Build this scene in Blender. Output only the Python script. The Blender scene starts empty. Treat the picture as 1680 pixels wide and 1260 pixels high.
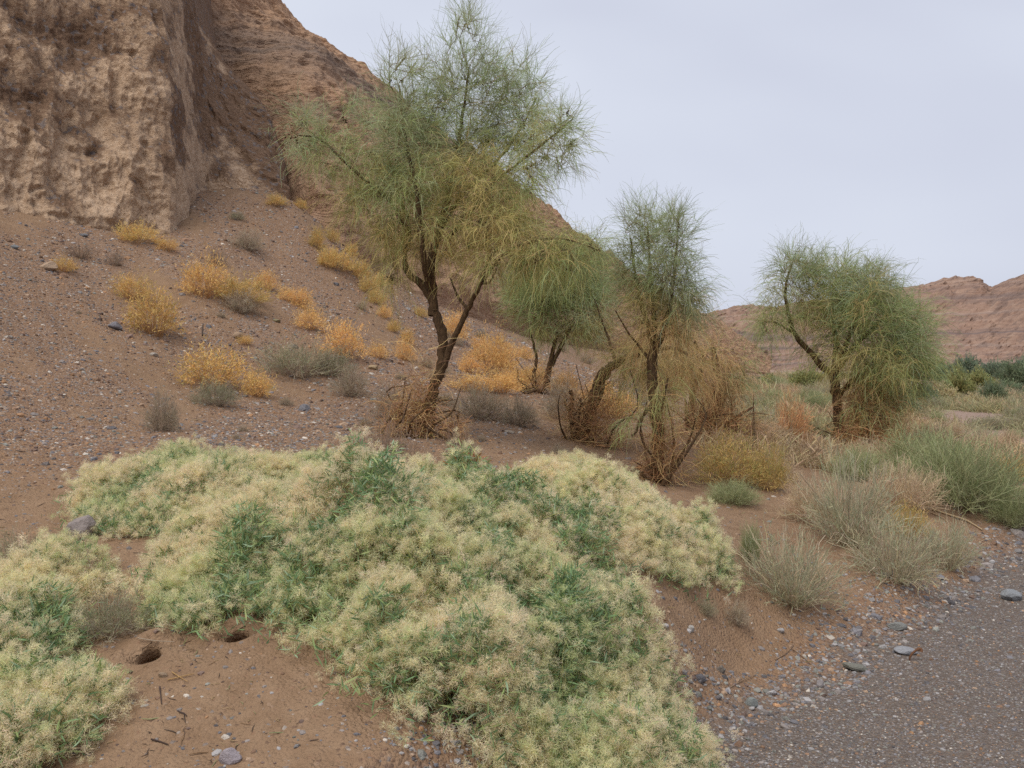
import bpy, math, random
import numpy as np
from mathutils import Vector, Matrix, Euler

random.seed(7)
RNG = np.random.default_rng(11)
R = math.radians
scene = bpy.context.scene

# ---------------------------------------------------------------- camera
F, HZ, CAMZ = 1614.0, 600.0, 1.7          # focal length in photo pixels, eye-level row, eye height
cam_d = bpy.data.cameras.new('camera')
cam = bpy.data.objects.new('camera', cam_d)
scene.collection.objects.link(cam)
cam.location = (0, 0, CAMZ)
cam.rotation_euler = (R(90), 0, 0)
cam_d.sensor_width = 36.0
cam_d.lens = 36.0 * F / 1680.0
cam_d.shift_y = -30.0 / 1680.0
cam_d.clip_start = 0.05
cam_d.clip_end = 5000
scene.camera = cam

# ---------------------------------------------------------------- world and sun (overcast)
SUN_EL, SUN_AZ = 60.0, 212.0               # azimuth clockwise from +Y
world = bpy.data.worlds.new('World')
scene.world = world
world.use_nodes = True
wt = world.node_tree
for n in list(wt.nodes): wt.nodes.remove(n)
w_out = wt.nodes.new('ShaderNodeOutputWorld')
w_bg = wt.nodes.new('ShaderNodeBackground')
w_bg.inputs['Strength'].default_value = 0.0532
w_sky = wt.nodes.new('ShaderNodeTexSky')
w_sky.sky_type = 'NISHITA'
w_sky.sun_disc = False
w_sky.sun_elevation = R(SUN_EL)
w_sky.sun_rotation = R(SUN_AZ)
w_sky.dust_density = 3.0
w_tc = wt.nodes.new('ShaderNodeTexCoord')
w_map = wt.nodes.new('ShaderNodeMapping')
w_map.inputs['Scale'].default_value = (1.2, 1.2, 3.2)
w_map.inputs['Rotation'].default_value = (0.25, 0.3, 0.5)
w_no = wt.nodes.new('ShaderNodeTexNoise')
w_no.inputs['Scale'].default_value = 1.3
w_no.inputs['Detail'].default_value = 3.0
w_no.inputs['Roughness'].default_value = 0.5
w_no.inputs['Distortion'].default_value = 0.3
w_rp = wt.nodes.new('ShaderNodeValToRGB')
w_rp.color_ramp.elements[0].position = 0.32
w_rp.color_ramp.elements[0].color = (5.95, 6.25, 7.55, 1)
w_rp.color_ramp.elements[1].position = 0.70
w_rp.color_ramp.elements[1].color = (7.4, 7.85, 8.95, 1)
w_mix = wt.nodes.new('ShaderNodeMix')
w_mix.data_type = 'RGBA'
w_mix.inputs[0].default_value = 0.94
wt.links.new(w_tc.outputs['Generated'], w_map.inputs[0])
wt.links.new(w_map.outputs[0], w_no.inputs['Vector'])
w_sx = wt.nodes.new('ShaderNodeSeparateXYZ'); wt.links.new(w_tc.outputs['Generated'], w_sx.inputs[0])
w_m1 = wt.nodes.new('ShaderNodeMath'); w_m1.operation = 'MULTIPLY_ADD'; wt.links.new(w_sx.outputs[0], w_m1.inputs[0]); w_m1.inputs[1].default_value = -0.32; wt.links.new(w_no.outputs['Fac'], w_m1.inputs[2])
w_m2 = wt.nodes.new('ShaderNodeMath'); w_m2.operation = 'MULTIPLY_ADD'; wt.links.new(w_sx.outputs[2], w_m2.inputs[0]); w_m2.inputs[1].default_value = 0.22; wt.links.new(w_m1.outputs[0], w_m2.inputs[2])
wt.links.new(w_m2.outputs[0], w_rp.inputs[0])
wt.links.new(w_sky.outputs[0], w_mix.inputs[6])
wt.links.new(w_rp.outputs[0], w_mix.inputs[7])
wt.links.new(w_mix.outputs[2], w_bg.inputs['Color'])
wt.links.new(w_bg.outputs[0], w_out.inputs['Surface'])

sun_d = bpy.data.lights.new('sun', 'SUN')
sun_d.energy = 1.5
sun_d.angle = R(40)
sun_d.color = (1.0, 0.955, 0.89)
sun = bpy.data.objects.new('sun', sun_d)
scene.collection.objects.link(sun)
_s = Vector((math.sin(R(SUN_AZ)) * math.cos(R(SUN_EL)), math.cos(R(SUN_AZ)) * math.cos(R(SUN_EL)), math.sin(R(SUN_EL))))
sun.rotation_euler = (-_s).to_track_quat('-Z', 'Y').to_euler()

scene.view_settings.view_transform = 'Standard'
scene.view_settings.look = 'None'
scene.view_settings.exposure = 0.9
scene.view_settings.gamma = 1.0
scene.view_settings.use_curve_mapping = False
scene.cycles.use_denoising = False
scene.cycles.max_bounces = 10
scene.cycles.diffuse_bounces = 6
scene.cycles.transmission_bounces = 6
scene.cycles.glossy_bounces = 2

# ---------------------------------------------------------------- numeric helpers
_perm = np.random.default_rng(3).permutation(256)
_perm = np.concatenate([_perm, _perm, _perm]).astype(np.int64)
_g = np.random.default_rng(4).normal(size=(256, 3)); _g /= np.linalg.norm(_g, axis=1)[:, None]

def pnoise(p):
    """gradient noise, p (N,3) -> about -1..1"""
    i = np.floor(p).astype(np.int64); f = p - i; i &= 255
    u = f * f * f * (f * (f * 6 - 15) + 10)
    out = 0.0
    for dx in (0, 1):
        wx = u[:, 0] if dx else 1 - u[:, 0]
        for dy in (0, 1):
            wy = u[:, 1] if dy else 1 - u[:, 1]
            for dz in (0, 1):
                wz = u[:, 2] if dz else 1 - u[:, 2]
                h = _perm[_perm[_perm[(i[:, 0] + dx) & 255] + ((i[:, 1] + dy) & 255)] + ((i[:, 2] + dz) & 255)]
                g = _g[h]
                d = g[:, 0] * (f[:, 0] - dx) + g[:, 1] * (f[:, 1] - dy) + g[:, 2] * (f[:, 2] - dz)
                out = out + wx * wy * wz * d
    return out * 1.6

def fbm(p, scale, octaves=4, gain=0.5, ridged=False, seed=0.0):
    q = np.asarray(p, float) / scale + seed
    a, s, tot = 1.0, 0.0, 0.0
    for o in range(octaves):
        n = pnoise(q)
        if ridged: n = 1 - 2 * np.abs(n)
        s = s + a * n; tot += a; a *= gain; q = q * 2.03 + 17.3
    return s / tot

def xy3(x, y, z=0.0):
    x = np.asarray(x, float)
    return np.stack([x, np.broadcast_to(np.asarray(y, float), x.shape), np.full_like(x, z)], -1)

def sstep(a, b, x):
    t = np.clip((x - a) / (b - a), 0, 1)
    return t * t * (3 - 2 * t)

def PT(px, py, Y):
    return np.array([(px - 840) / F * Y, Y, CAMZ + (HZ - py) / F * Y])

# ---------------------------------------------------------------- ground surface
CP_PIX = [
 (1680,1260,4.16),(1400,1100,5.49),(1680,930,8.3),(1150,1260,4.16),(1500,1150,4.99),(1300,1180,4.73),(1600,1050,6.1),(1560,980,7.22),
 (0,1260,3.25),(350,1260,3.2),(650,1260,3.15),(180,1170,3.55),(400,1085,3.85),(240,1072,3.95),(560,1130,3.65),(0,1000,4.5),
 (0,880,5.5),(150,868,5.6),(0,740,7.0),(0,600,9.0),(0,470,11.6),(0,345,14.5),
 (300,398,16.3),(150,375,15.5),(240,500,13.0),(330,465,14.3),(300,640,10.4),(480,620,12.0),(560,560,14.2),(450,410,17.5),(380,330,18.6),
 (480,335,19.2),(600,440,21.0),(600,640,12.0),(690,720,9.5),(560,500,16.5),(650,520,17.5),
 (300,760,6.9),(450,745,7.5),(640,800,7.2),(300,900,5.2),(450,900,5.1),(600,950,4.6),(450,1010,4.2),
 (750,520,24.0),(750,600,16.5),(850,625,16.0),(900,648,14.6),(1000,690,13.0),(960,725,11.0),(1085,795,9.2),(1180,722,12.2),
 (880,560,31.0),(1000,577,42.0),(1120,590,60.0),
 (850,760,8.2),(1000,790,8.4),(900,900,5.6),(1080,900,6.0),(1060,1000,4.95),(850,1060,4.4),(750,1180,3.7),(900,1260,3.6),(1080,1180,4.45),
 (1375,738,14.5),(1230,838,8.4),(1350,860,8.2),(1480,920,7.4),(1290,1000,6.1),(1180,960,5.9),(1550,880,8.6),(1680,850,9.6),(1200,1080,5.35),(1330,1075,5.65),
 (1680,770,12.5),(1680,705,18.5),(1500,665,31.0),(1250,660,31.0),(1680,640,62.0),(1400,640,60.0),
]
CP_XYZ = [(-8,8,3.2),(-10,12,4.6),(-6,5,1.7),(-4.2,2.6,0.75),(-6,1,1.2),(-3.2,1.6,0.35),(-5,-1,0.6),(-1.5,1.2,0.12),(0,1.5,0.02),(1.5,1.5,0),(3,1.5,0),(0.8,2.6,0.0),(3,3,0),(6,6,0),
 (9,8,0),(14,12,0.05),(20,13,0.05),(6,2,0),(12,3,0),(-12,-2,1.5),(-14,6,5.0),(-15,18,7.5),(-25,30,10),(-10,25,6.0),(-12,40,8.0),(-5,45,6.0),(0,60,4.0),(14,11,0.2),
 (22,18,0.25),(30,30,0.3),(40,60,0.15),(20,60,0.3),(60,60,0.1)]
_cp = [tuple(PT(*c)) for c in CP_PIX] + CP_XYZ
_cp = np.array(_cp, float)

def _warp(x, y):
    th = np.clip(np.arctan2(x, y), -1.5, 1.5)
    r = np.clip(np.hypot(x, y), 1.2, 75.0)
    return np.stack([th, np.log(r) * 0.55], -1)

def _phi(d2):
    return 0.5 * d2 * np.log(np.maximum(d2, 1e-12))

_cu = _warp(_cp[:, 0], _cp[:, 1])
_n = len(_cu)
_K = _phi(((_cu[:, None] - _cu[None]) ** 2).sum(-1)) + np.eye(_n) * 2e-4
_Pm = np.concatenate([np.ones((_n, 1)), _cu], 1)
_A = np.block([[_K, _Pm], [_Pm.T, np.zeros((3, 3))]])
_tps = np.linalg.solve(_A, np.concatenate([_cp[:, 2], np.zeros(3)]))

def road_edge_s(x, y):
    """signed distance-like: positive on the road"""
    ex = np.interp(y, [-30, 0, 2.2, 3.4, 4.3, 4.8, 5.2, 5.9, 6.6, 8.0, 9.5, 14, 30],
                   [-30, -4.4, -1.5, -0.1, 0.62, 0.98, 1.5, 2.0, 2.65, 3.7, 4.95, 9.6, 26])
    return (x - ex) * 0.76

def rim(a):
    return 1 + 0.13 * np.sin(2 * a + 0.7) + 0.07 * np.sin(3 * a + 2.1) + 0.05 * np.sin(7 * a)

HOLES = []   # burrow mouths: (x, y, radius_x, radius_y)

def ground_z(x, y):
    x = np.atleast_1d(np.asarray(x, float)); y = np.atleast_1d(np.asarray(y, float))
    out = np.empty_like(x)
    for a in range(0, len(x), 60000):
        u = _warp(x[a:a+60000], y[a:a+60000])
        d2 = ((u[:, None, :] - _cu[None]) ** 2).sum(-1)
        out[a:a+60000] = _phi(d2) @ _tps[:_n] + _tps[_n] + u @ _tps[_n+1:]
    r = np.hypot(x, y)
    far = sstep(55, 120, r)
    out = out * (1 - far) + 0.15 * far
    p = xy3(x, y)
    s = road_edge_s(x, y)
    road = sstep(-0.15, 0.35, s) * sstep(40, 15, r)
    out = out * (1 - road) + (0.0 + 0.25 * out) * road
    amp = (1 - 0.85 * road) * sstep(1.2, 3.0, r)
    near = sstep(60, 25, r)
    out = out + amp * (0.035 * fbm(p, 0.9, 3, seed=2.0) + near * 0.016 * fbm(p, 0.22, 3, seed=9.0))
    # rills running down the gravel slope
    talus = sstep(0.9, 1.6, out) * near
    rill = fbm(np.stack([x * 0.8 + y * 0.55, (y * 0.8 - x * 0.55) * 0.25, x * 0], -1), 0.8, 3, ridged=True, seed=5.0)
    out = out + talus * 0.05 * (rill - 0.3)
    out = out + road * 0.012 * fbm(p, 0.5, 3, seed=4.0)
    for hx, hy, rx, ry in HOLES:
        dx, dy = (x - hx) / rx, (y - hy) / ry
        d = np.hypot(dx, dy)
        out = out - 0.055 * np.exp(-((dx / 1.2) ** 2 + ((dy + 0.7) / 1.3) ** 2)) + 0.055 * np.exp(-((dx / 2.2) ** 2 + ((dy - 2.0) / 1.25) ** 2)) + 0.02 * np.exp(-((d - 2.4) / 0.9) ** 2) * (dy < 0.5)
    return out

def at(px, py):
    """the ground point seen at a photo pixel"""
    Y = np.exp(np.linspace(math.log(2.2), math.log(300), 900))
    x = (px - 840) / F * Y; z = CAMZ + (HZ - py) / F * Y
    g = ground_z(x, Y)
    k = np.nonzero(g >= z)[0]
    if len(k) == 0:
        return np.array([x[-1], Y[-1], g[-1]])
    k = max(k[0], 1)
    a0, a1 = z[k-1] - g[k-1], z[k] - g[k]
    t = a0 / max(a0 - a1, 1e-9)
    yy = Y[k-1] + (Y[k] - Y[k-1]) * t
    xx = (px - 840) / F * yy
    return np.array([xx, yy, ground_z(xx, yy)[0]])

for _px, _py, _a, _b in ((243, 1072, 0.046, 0.040), (388, 1043, 0.045, 0.036)):
    q = at(_px, _py)
    HOLES.append((q[0], q[1], _a, _b))

# ---------------------------------------------------------------- mesh helpers
def mesh_np(name, verts, quads=None, tris=None, col=None, smooth=True):
    me = bpy.data.meshes.new(name)
    verts = np.ascontiguousarray(verts, np.float32)
    me.vertices.add(len(verts)); me.vertices.foreach_set('co', verts.ravel())
    idx, tot = [], []
    if quads is not None and len(quads):
        quads = np.asarray(quads, np.int32); idx.append(quads.ravel()); tot.append(np.full(len(quads), 4, np.int32))
    if tris is not None and len(tris):
        tris = np.asarray(tris, np.int32); idx.append(tris.ravel()); tot.append(np.full(len(tris), 3, np.int32))
    idx = np.concatenate(idx); tot = np.concatenate(tot)
    me.loops.add(len(idx)); me.loops.foreach_set('vertex_index', idx)
    me.polygons.add(len(tot))
    start = np.concatenate([[0], np.cumsum(tot)[:-1]]).astype(np.int32)
    me.polygons.foreach_set('loop_start', start)
    me.polygons.foreach_set('loop_total', tot)
    me.polygons.foreach_set('use_smooth', np.full(len(tot), smooth, bool))
    if col is not None:
        a = me.color_attributes.new('tint', 'FLOAT_COLOR', 'POINT')
        c = np.ones((len(verts), 4), np.float32); c[:, :3] = col
        a.data.foreach_set('color', c.ravel())
    me.update(calc_edges=True)
    return me

def link(o, parent=None):
    scene.collection.objects.link(o)
    if parent is not None: o.parent = parent
    return o

def obj(name, me, m=None, parent=None, loc=None):
    o = bpy.data.objects.new(name, me)
    if m is not None and not me.materials: me.materials.append(m)
    link(o, parent)
    if loc is not None: o.location = loc
    return o

def thing(name, label, cat, loc, rz=0.0, group=None):
    o = bpy.data.objects.new(name, None)
    o.empty_display_size = 0.1
    link(o); o.location = loc; o.rotation_euler = (0, 0, rz)
    tag(o, label, cat, group)
    return o

def tag(o, label=None, cat=None, group=None, kind=None):
    if label: o['label'] = label
    if cat: o['category'] = cat
    if group: o['group'] = group
    if kind: o['kind'] = kind
    return o

def dup(root, loc, rz, scale, label, group=None):
    r = root.copy(); scene.collection.objects.link(r)
    r.location = loc; r.rotation_euler = (0, 0, rz); r.scale = scale
    r['label'] = label
    if group: r['group'] = group
    elif 'group' in r: del r['group']
    for ch in root.children:
        c = ch.copy(); scene.collection.objects.link(c); c.parent = r
        for g in ch.children:
            d = g.copy(); scene.collection.objects.link(d); d.parent = c
    return r

def grid_quads(nr, nc, off=0):
    i = np.arange(nr - 1)[:, None] * nc + np.arange(nc - 1)[None]
    return np.stack([i, i + 1, i + nc + 1, i + nc], -1).reshape(-1, 4) + off

def ribbons(paths, w0, w1, cols, rng=RNG):
    """paths (N,S,3): thin leaf-like strips; returns verts, quads, colours"""
    paths = np.asarray(paths, float); N, S, _ = paths.shape
    tan = np.gradient(paths, axis=1)
    rv = rng.normal(size=(N, 1, 3))
    side = np.cross(tan, rv); side /= np.linalg.norm(side, axis=2, keepdims=True) + 1e-9
    t = np.linspace(0, 1, S)[None, :, None]
    w0 = np.broadcast_to(np.asarray(w0, float), (N,))[:, None, None]; w1 = np.broadcast_to(np.asarray(w1, float), (N,))[:, None, None]
    hw = 0.5 * (w0 * (1 - t) + w1 * t)
    v = np.stack([paths - side * hw, paths + side * hw], 2).reshape(-1, 3)
    b = (np.arange(N)[:, None] * S + np.arange(S - 1)[None]) * 2
    q = np.stack([b, b + 1, b + 3, b + 2], -1).reshape(-1, 4)
    cols = np.asarray(cols, float)
    c = np.repeat(np.repeat(cols[:, None, :], S, 1), 2, 1).reshape(-1, 3) if cols.ndim == 2 else np.repeat(cols.reshape(-1, 3), 2, 0)
    return v, q, c

def tube(path, rad, sides=7, jitter=0.0, rng=RNG):
    path = np.asarray(path, float); S = len(path)
    tan = np.gradient(path, axis=0); tan /= np.linalg.norm(tan, axis=1)[:, None] + 1e-9
    ref = np.array([0.31, 0.95, 0.05])
    a = np.cross(tan, ref); a /= np.linalg.norm(a, axis=1)[:, None] + 1e-9
    b = np.cross(tan, a)
    ang = np.arange(sides) / sides * 2 * math.pi
    rad = np.asarray(rad, float)[:, None] * (1 + jitter * rng.normal(size=(S, sides)))
    v = path[:, None, :] + rad[..., None] * (np.cos(ang)[None, :, None] * a[:, None] + np.sin(ang)[None, :, None] * b[:, None])
    v = v.reshape(-1, 3)
    i = np.arange(S - 1)[:, None] * sides + np.arange(sides)[None]
    j = np.arange(S - 1)[:, None] * sides + (np.arange(sides)[None] + 1) % sides
    q = np.stack([i, j, j + sides, i + sides], -1).reshape(-1, 4)
    return v, q

class Bag:
    def __init__(s): s.v, s.q, s.c, s.n = [], [], [], 0
    def add(s, v, q, c=None):
        s.v.append(v); s.q.append(q + s.n); s.n += len(v)
        s.c.append(np.ones((len(v), 3)) * 0.2 if c is None else np.broadcast_to(c, (len(v), 3)))
    def mesh(s, name, origin=None, smooth=True):
        v = np.concatenate(s.v)
        if origin is not None: v = v - np.asarray(origin)[None]
        return mesh_np(name, v, np.concatenate(s.q), col=np.concatenate(s.c), smooth=smooth)

def smooth_path(pts, n):
    pts = np.asarray(pts, float)
    d = np.concatenate([[0], np.cumsum(np.linalg.norm(np.diff(pts, axis=0), axis=1))])
    t = np.linspace(0, d[-1], n)
    # Catmull-Rom through the points
    ext = np.concatenate([[2 * pts[0] - pts[1]], pts, [2 * pts[-1] - pts[-2]]])
    out = np.empty((n, 3))
    for i, tt in enumerate(t):
        k = min(np.searchsorted(d, tt, side='right') - 1, len(pts) - 2)
        u = (tt - d[k]) / max(d[k + 1] - d[k], 1e-9)
        p0, p1, p2, p3 = ext[k:k + 4]
        out[i] = 0.5 * (2 * p1 + (p2 - p0) * u + (2 * p0 - 5 * p1 + 4 * p2 - p3) * u * u + (3 * p1 - p0 - 3 * p2 + p3) * u ** 3)
    return out

# ---------------------------------------------------------------- material helpers
class NT:
    def __init__(s, name):
        s.m = bpy.data.materials.new(name); s.m.use_nodes = True
        s.t = s.m.node_tree
        for n in list(s.t.nodes): s.t.nodes.remove(n)
        s.out = s.t.nodes.new('ShaderNodeOutputMaterial')
        s.b = s.t.nodes.new('ShaderNodeBsdfPrincipled')
        s.b.inputs['Roughness'].default_value = 0.9
        s.b.inputs['Specular IOR Level'].default_value = 0.15
        s.link(s.b.outputs[0], s.out.inputs['Surface'])
        s._pos = None
    def link(s, a, b): s.t.links.new(a, b)
    def put(s, v, sock):
        if isinstance(v, (int, float)): sock.default_value = v
        elif isinstance(v, tuple): sock.default_value = v if len(v) == len(sock.default_value) else (*v, 1)
        else: s.link(v, sock)
    def pos(s):
        if s._pos is None: s._pos = s.t.nodes.new('ShaderNodeNewGeometry')
        return s._pos.outputs['Position']
    def normal_z(s):
        s.pos(); x = s.t.nodes.new('ShaderNodeSeparateXYZ'); s.link(s._pos.outputs['Normal'], x.inputs[0]); return x.outputs[2]
    def sep(s, v):
        x = s.t.nodes.new('ShaderNodeSeparateXYZ'); s.link(v, x.inputs[0]); return x.outputs
    def mapping(s, v, scale=(1, 1, 1), rot=(0, 0, 0)):
        n = s.t.nodes.new('ShaderNodeMapping'); s.link(v, n.inputs[0]); n.inputs['Scale'].default_value = scale; n.inputs['Rotation'].default_value = rot; return n.outputs[0]
    def noise(s, scale, detail=4, rough=0.55, v=None, dist=0.0, color=False):
        n = s.t.nodes.new('ShaderNodeTexNoise'); s.link(v or s.pos(), n.inputs['Vector'])
        n.inputs['Scale'].default_value = scale; n.inputs['Detail'].default_value = detail; n.inputs['Roughness'].default_value = rough; n.inputs['Distortion'].default_value = dist
        return n.outputs['Color' if color else 'Fac']
    def voro(s, scale, v=None, out='Distance', feature='F1'):
        n = s.t.nodes.new('ShaderNodeTexVoronoi'); n.feature = feature; s.link(v or s.pos(), n.inputs['Vector']); n.inputs['Scale'].default_value = scale
        return n.outputs[out]
    def ramp(s, fac, stops, interp='LINEAR'):
        n = s.t.nodes.new('ShaderNodeValToRGB'); cr = n.color_ramp; cr.interpolation = interp
        while len(cr.elements) < len(stops): cr.elements.new(0.5)
        for e, (p, c) in zip(cr.elements, stops):
            e.position = p; e.color = (c, c, c, 1) if isinstance(c, (int, float)) else (*c, 1)
        s.link(fac, n.inputs[0]); return n.outputs[0]
    def mix(s, fac, a, b, mode='MIX'):
        n = s.t.nodes.new('ShaderNodeMix'); n.data_type = 'RGBA'; n.blend_type = mode
        s.put(fac, n.inputs[0]); s.put(a, n.inputs[6]); s.put(b, n.inputs[7]); return n.outputs[2]
    def math(s, op, a, b=0.0, clamp=False):
        n = s.t.nodes.new('ShaderNodeMath'); n.operation = op; n.use_clamp = clamp; s.put(a, n.inputs[0]); s.put(b, n.inputs[1]); return n.outputs[0]
    def attr(s, name):
        n = s.t.nodes.new('ShaderNodeAttribute'); n.attribute_name = name; return n.outputs
    def rand(s):
        n = s.t.nodes.new('ShaderNodeObjectInfo'); return n.outputs['Random']
    def bump(s, h, strength=0.5, dist=0.02):
        n = s.t.nodes.new('ShaderNodeBump'); n.inputs['Strength'].default_value = strength; n.inputs['Distance'].default_value = dist
        s.link(h, n.inputs['Height']); s.link(n.outputs[0], s.b.inputs['Normal'])
    def color(s, c): s.put(c, s.b.inputs['Base Color'])

def foliage_mat(name, transl=0.3, rough=0.75, vary=0.25):
    n = NT(name)
    c = n.attr('tint')['Color']
    br = n.math('ADD', n.math('MULTIPLY', n.rand(), vary), 1 - vary / 2)
    c2 = n.mix(1.0, c, n.ramp(br, [(0.0, 0.0), (1.0, 1.0)]), 'MULTIPLY') if False else c
    vm = n.t.nodes.new('ShaderNodeVectorMath'); vm.operation = 'SCALE'; n.link(c2, vm.inputs[0]); n.link(br, vm.inputs['Scale'])
    col = vm.outputs[0]
    n.link(col, n.b.inputs['Base Color']); n.b.inputs['Roughness'].default_value = rough
    tr = n.t.nodes.new('ShaderNodeBsdfTranslucent'); n.link(col, tr.inputs[0])
    ms = n.t.nodes.new('ShaderNodeMixShader'); ms.inputs[0].default_value = transl
    n.link(n.b.outputs[0], ms.inputs[1]); n.link(tr.outputs[0], ms.inputs[2]); n.link(ms.outputs[0], n.out.inputs['Surface'])
    return n.m

M_TWIG = foliage_mat('fine_twigs', 0.35)
M_LEAF = foliage_mat('narrow_leaves', 0.3, 0.55)
M_FLUFF = foliage_mat('feathery_seed_heads', 0.5, 0.9, 0.3)
M_DRY = foliage_mat('dry_brush', 0.3, 0.85)

def bark():
    n = NT('saxaul_bark')
    st = n.mapping(n.pos(), (1, 1, 0.25))
    a = n.noise(60, 5, 0.65, st)
    b = n.noise(9, 3, 0.6)
    c = n.ramp(a, [(0.3, (0.03, 0.019, 0.012)), (0.55, (0.095, 0.058, 0.033)), (0.75, (0.20, 0.13, 0.07))])
    c = n.mix(n.math('MULTIPLY', b, 0.4), c, (0.13, 0.08, 0.035))
    n.color(c); n.bump(a, 0.9, 0.02)
    return n.m
M_BARK = bark()

def rock_mat():
    n = NT('loose_stone')
    c = n.attr('tint')['Color']
    br = n.math('ADD', n.math('MULTIPLY', n.rand(), 0.7), 0.62)
    vm = n.t.nodes.new('ShaderNodeVectorMath'); vm.operation = 'SCALE'; n.link(c, vm.inputs[0]); n.link(br, vm.inputs['Scale'])
    tc = n.t.nodes.new('ShaderNodeTexCoord')
    k = n.noise(6, 4, 0.6, tc.outputs['Object'])
    col = n.mix(1.0, vm.outputs[0], n.ramp(k, [(0.25, 0.72), (0.75, 1.15)]), 'MULTIPLY')
    n.link(col, n.b.inputs['Base Color']); n.b.inputs['Roughness'].default_value = 0.8
    n.bump(k, 0.4, 0.05)
    return n.m
M_ROCK = rock_mat()

# ---------------------------------------------------------------- ground mesh
def ground_mesh_z(x, y):
    rr = np.hypot(x, y); p = xy3(x, y)
    return ground_z(x, y) + sstep(14, 6, rr) * 0.006 * fbm(p, 0.07, 3, seed=31.0) + sstep(30, 10, rr) * 0.008 * fbm(p, 0.13, 2, seed=3.3)

def build_ground():
    r = [1.2]
    while r[-1] < 1500:
        q = r[-1]
        g = 1.012 if q < 2.9 else 1.0032 if q < 5.2 else 1.0075 if q < 20 else 1.016 if q < 60 else 1.05
        r.append(q * g)
    r = np.array(r)
    th = np.concatenate([np.linspace(-180, -40, 29)[:-1], np.arange(-40, -30, 0.5), np.arange(-30, 30, 0.165), np.arange(30, 40, 0.5), np.linspace(40, 180, 29)])
    th = np.radians(th)
    X = (r[:, None] * np.sin(th)[None]).ravel(); Y = (r[:, None] * np.cos(th)[None]).ravel()
    Z = ground_z(X, Y)
    rr = np.hypot(X, Y)
    p = xy3(X, Y)
    nearf = sstep(14, 6, rr)
    Z = Z + nearf * 0.006 * fbm(p, 0.07, 3, seed=31.0) + sstep(30, 10, rr) * 0.008 * fbm(p, 0.13, 2, seed=3.3)
    V = np.stack([X, Y, Z], -1)
    # zone colours: R road, G gravel, B pale plain
    s = road_edge_s(X, Y)
    wob = 0.25 * fbm(p, 0.5, 3, seed=21.0)
    road = sstep(-0.12, 0.22, s + wob) * sstep(60, 25, rr)
    grav = gravel_density(X, Y)
    plain = sstep(11, 22, rr) * sstep(1.1, 0.6, Z)
    nr, nc = len(r), len(th)
    Q = grid_quads(nr, nc)
    cen = V[Q].mean(1)
    keep = np.ones(len(Q), bool)
    for hx, hy, rx, ry in HOLES:
        keep &= np.hypot((cen[:, 0] - hx) / rx, (cen[:, 1] - hy) / ry) > rim(np.arctan2((cen[:, 1] - hy) / ry, (cen[:, 0] - hx) / rx))
    for hx, hy, rx, ry in HOLES:
        dx, dy = (V[:, 0] - hx) / rx, (V[:, 1] - hy) / ry
        f = rim(np.arctan2(dy, dx)); d = np.hypot(dx, dy) / f; ins = (d < 1.0) & (d > 1e-6)
        V[ins, 0] = hx + rx * dx[ins] / d[ins]; V[ins, 1] = hy + ry * dy[ins] / d[ins]
    isroad = (road_edge_s(cen[:, 0], cen[:, 1]) > 0.02) & (np.hypot(cen[:, 0], cen[:, 1]) < 40)
    zone = np.stack([road, grav, plain], -1)
    for nm, sel in (('ground', keep & ~isroad), ('road', keep & isroad)):
        q = Q[sel]; used = np.unique(q)
        mp = np.zeros(len(V), np.int64); mp[used] = np.arange(len(used))
        me = mesh_np(nm, V[used], mp[q], col=zone[used])
        o = obj(nm, me, M_GROUND); o['kind'] = 'structure'

def gravel_density(x, y):
    p = xy3(x, y)
    z0 = ground_base_cache(x, y)
    r = np.hypot(x, y)
    s = road_edge_s(x, y)
    n = fbm(np.stack([x * 0.8 + y * 0.55, (y * 0.8 - x * 0.55) * 0.45, x * 0], -1), 1.1, 4, seed=12.0)
    slope_g = sstep(0.80, 1.15, z0) * sstep(-0.42, 0.12, n) * 0.95
    bank = sstep(-0.5, 0.02, s) * sstep(-0.25, 0.35, n + 0.35 * sstep(-0.35, 0, s)) * np.where(x < 1.3, 0.55, 0.9)
    road = sstep(-0.1, 0.3, s) * 0.9
    out = np.clip(np.maximum.reduce([slope_g, bank, road, 0.06 + 0 * n]), 0, 1)
    for hx, hy, rx, ry in HOLES:
        out = np.where(np.hypot((x - hx) / rx, (y - hy) / ry) < 1.7, 0, out)
    return out

def ground_base_cache(x, y):
    return ground_z(x, y)

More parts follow.
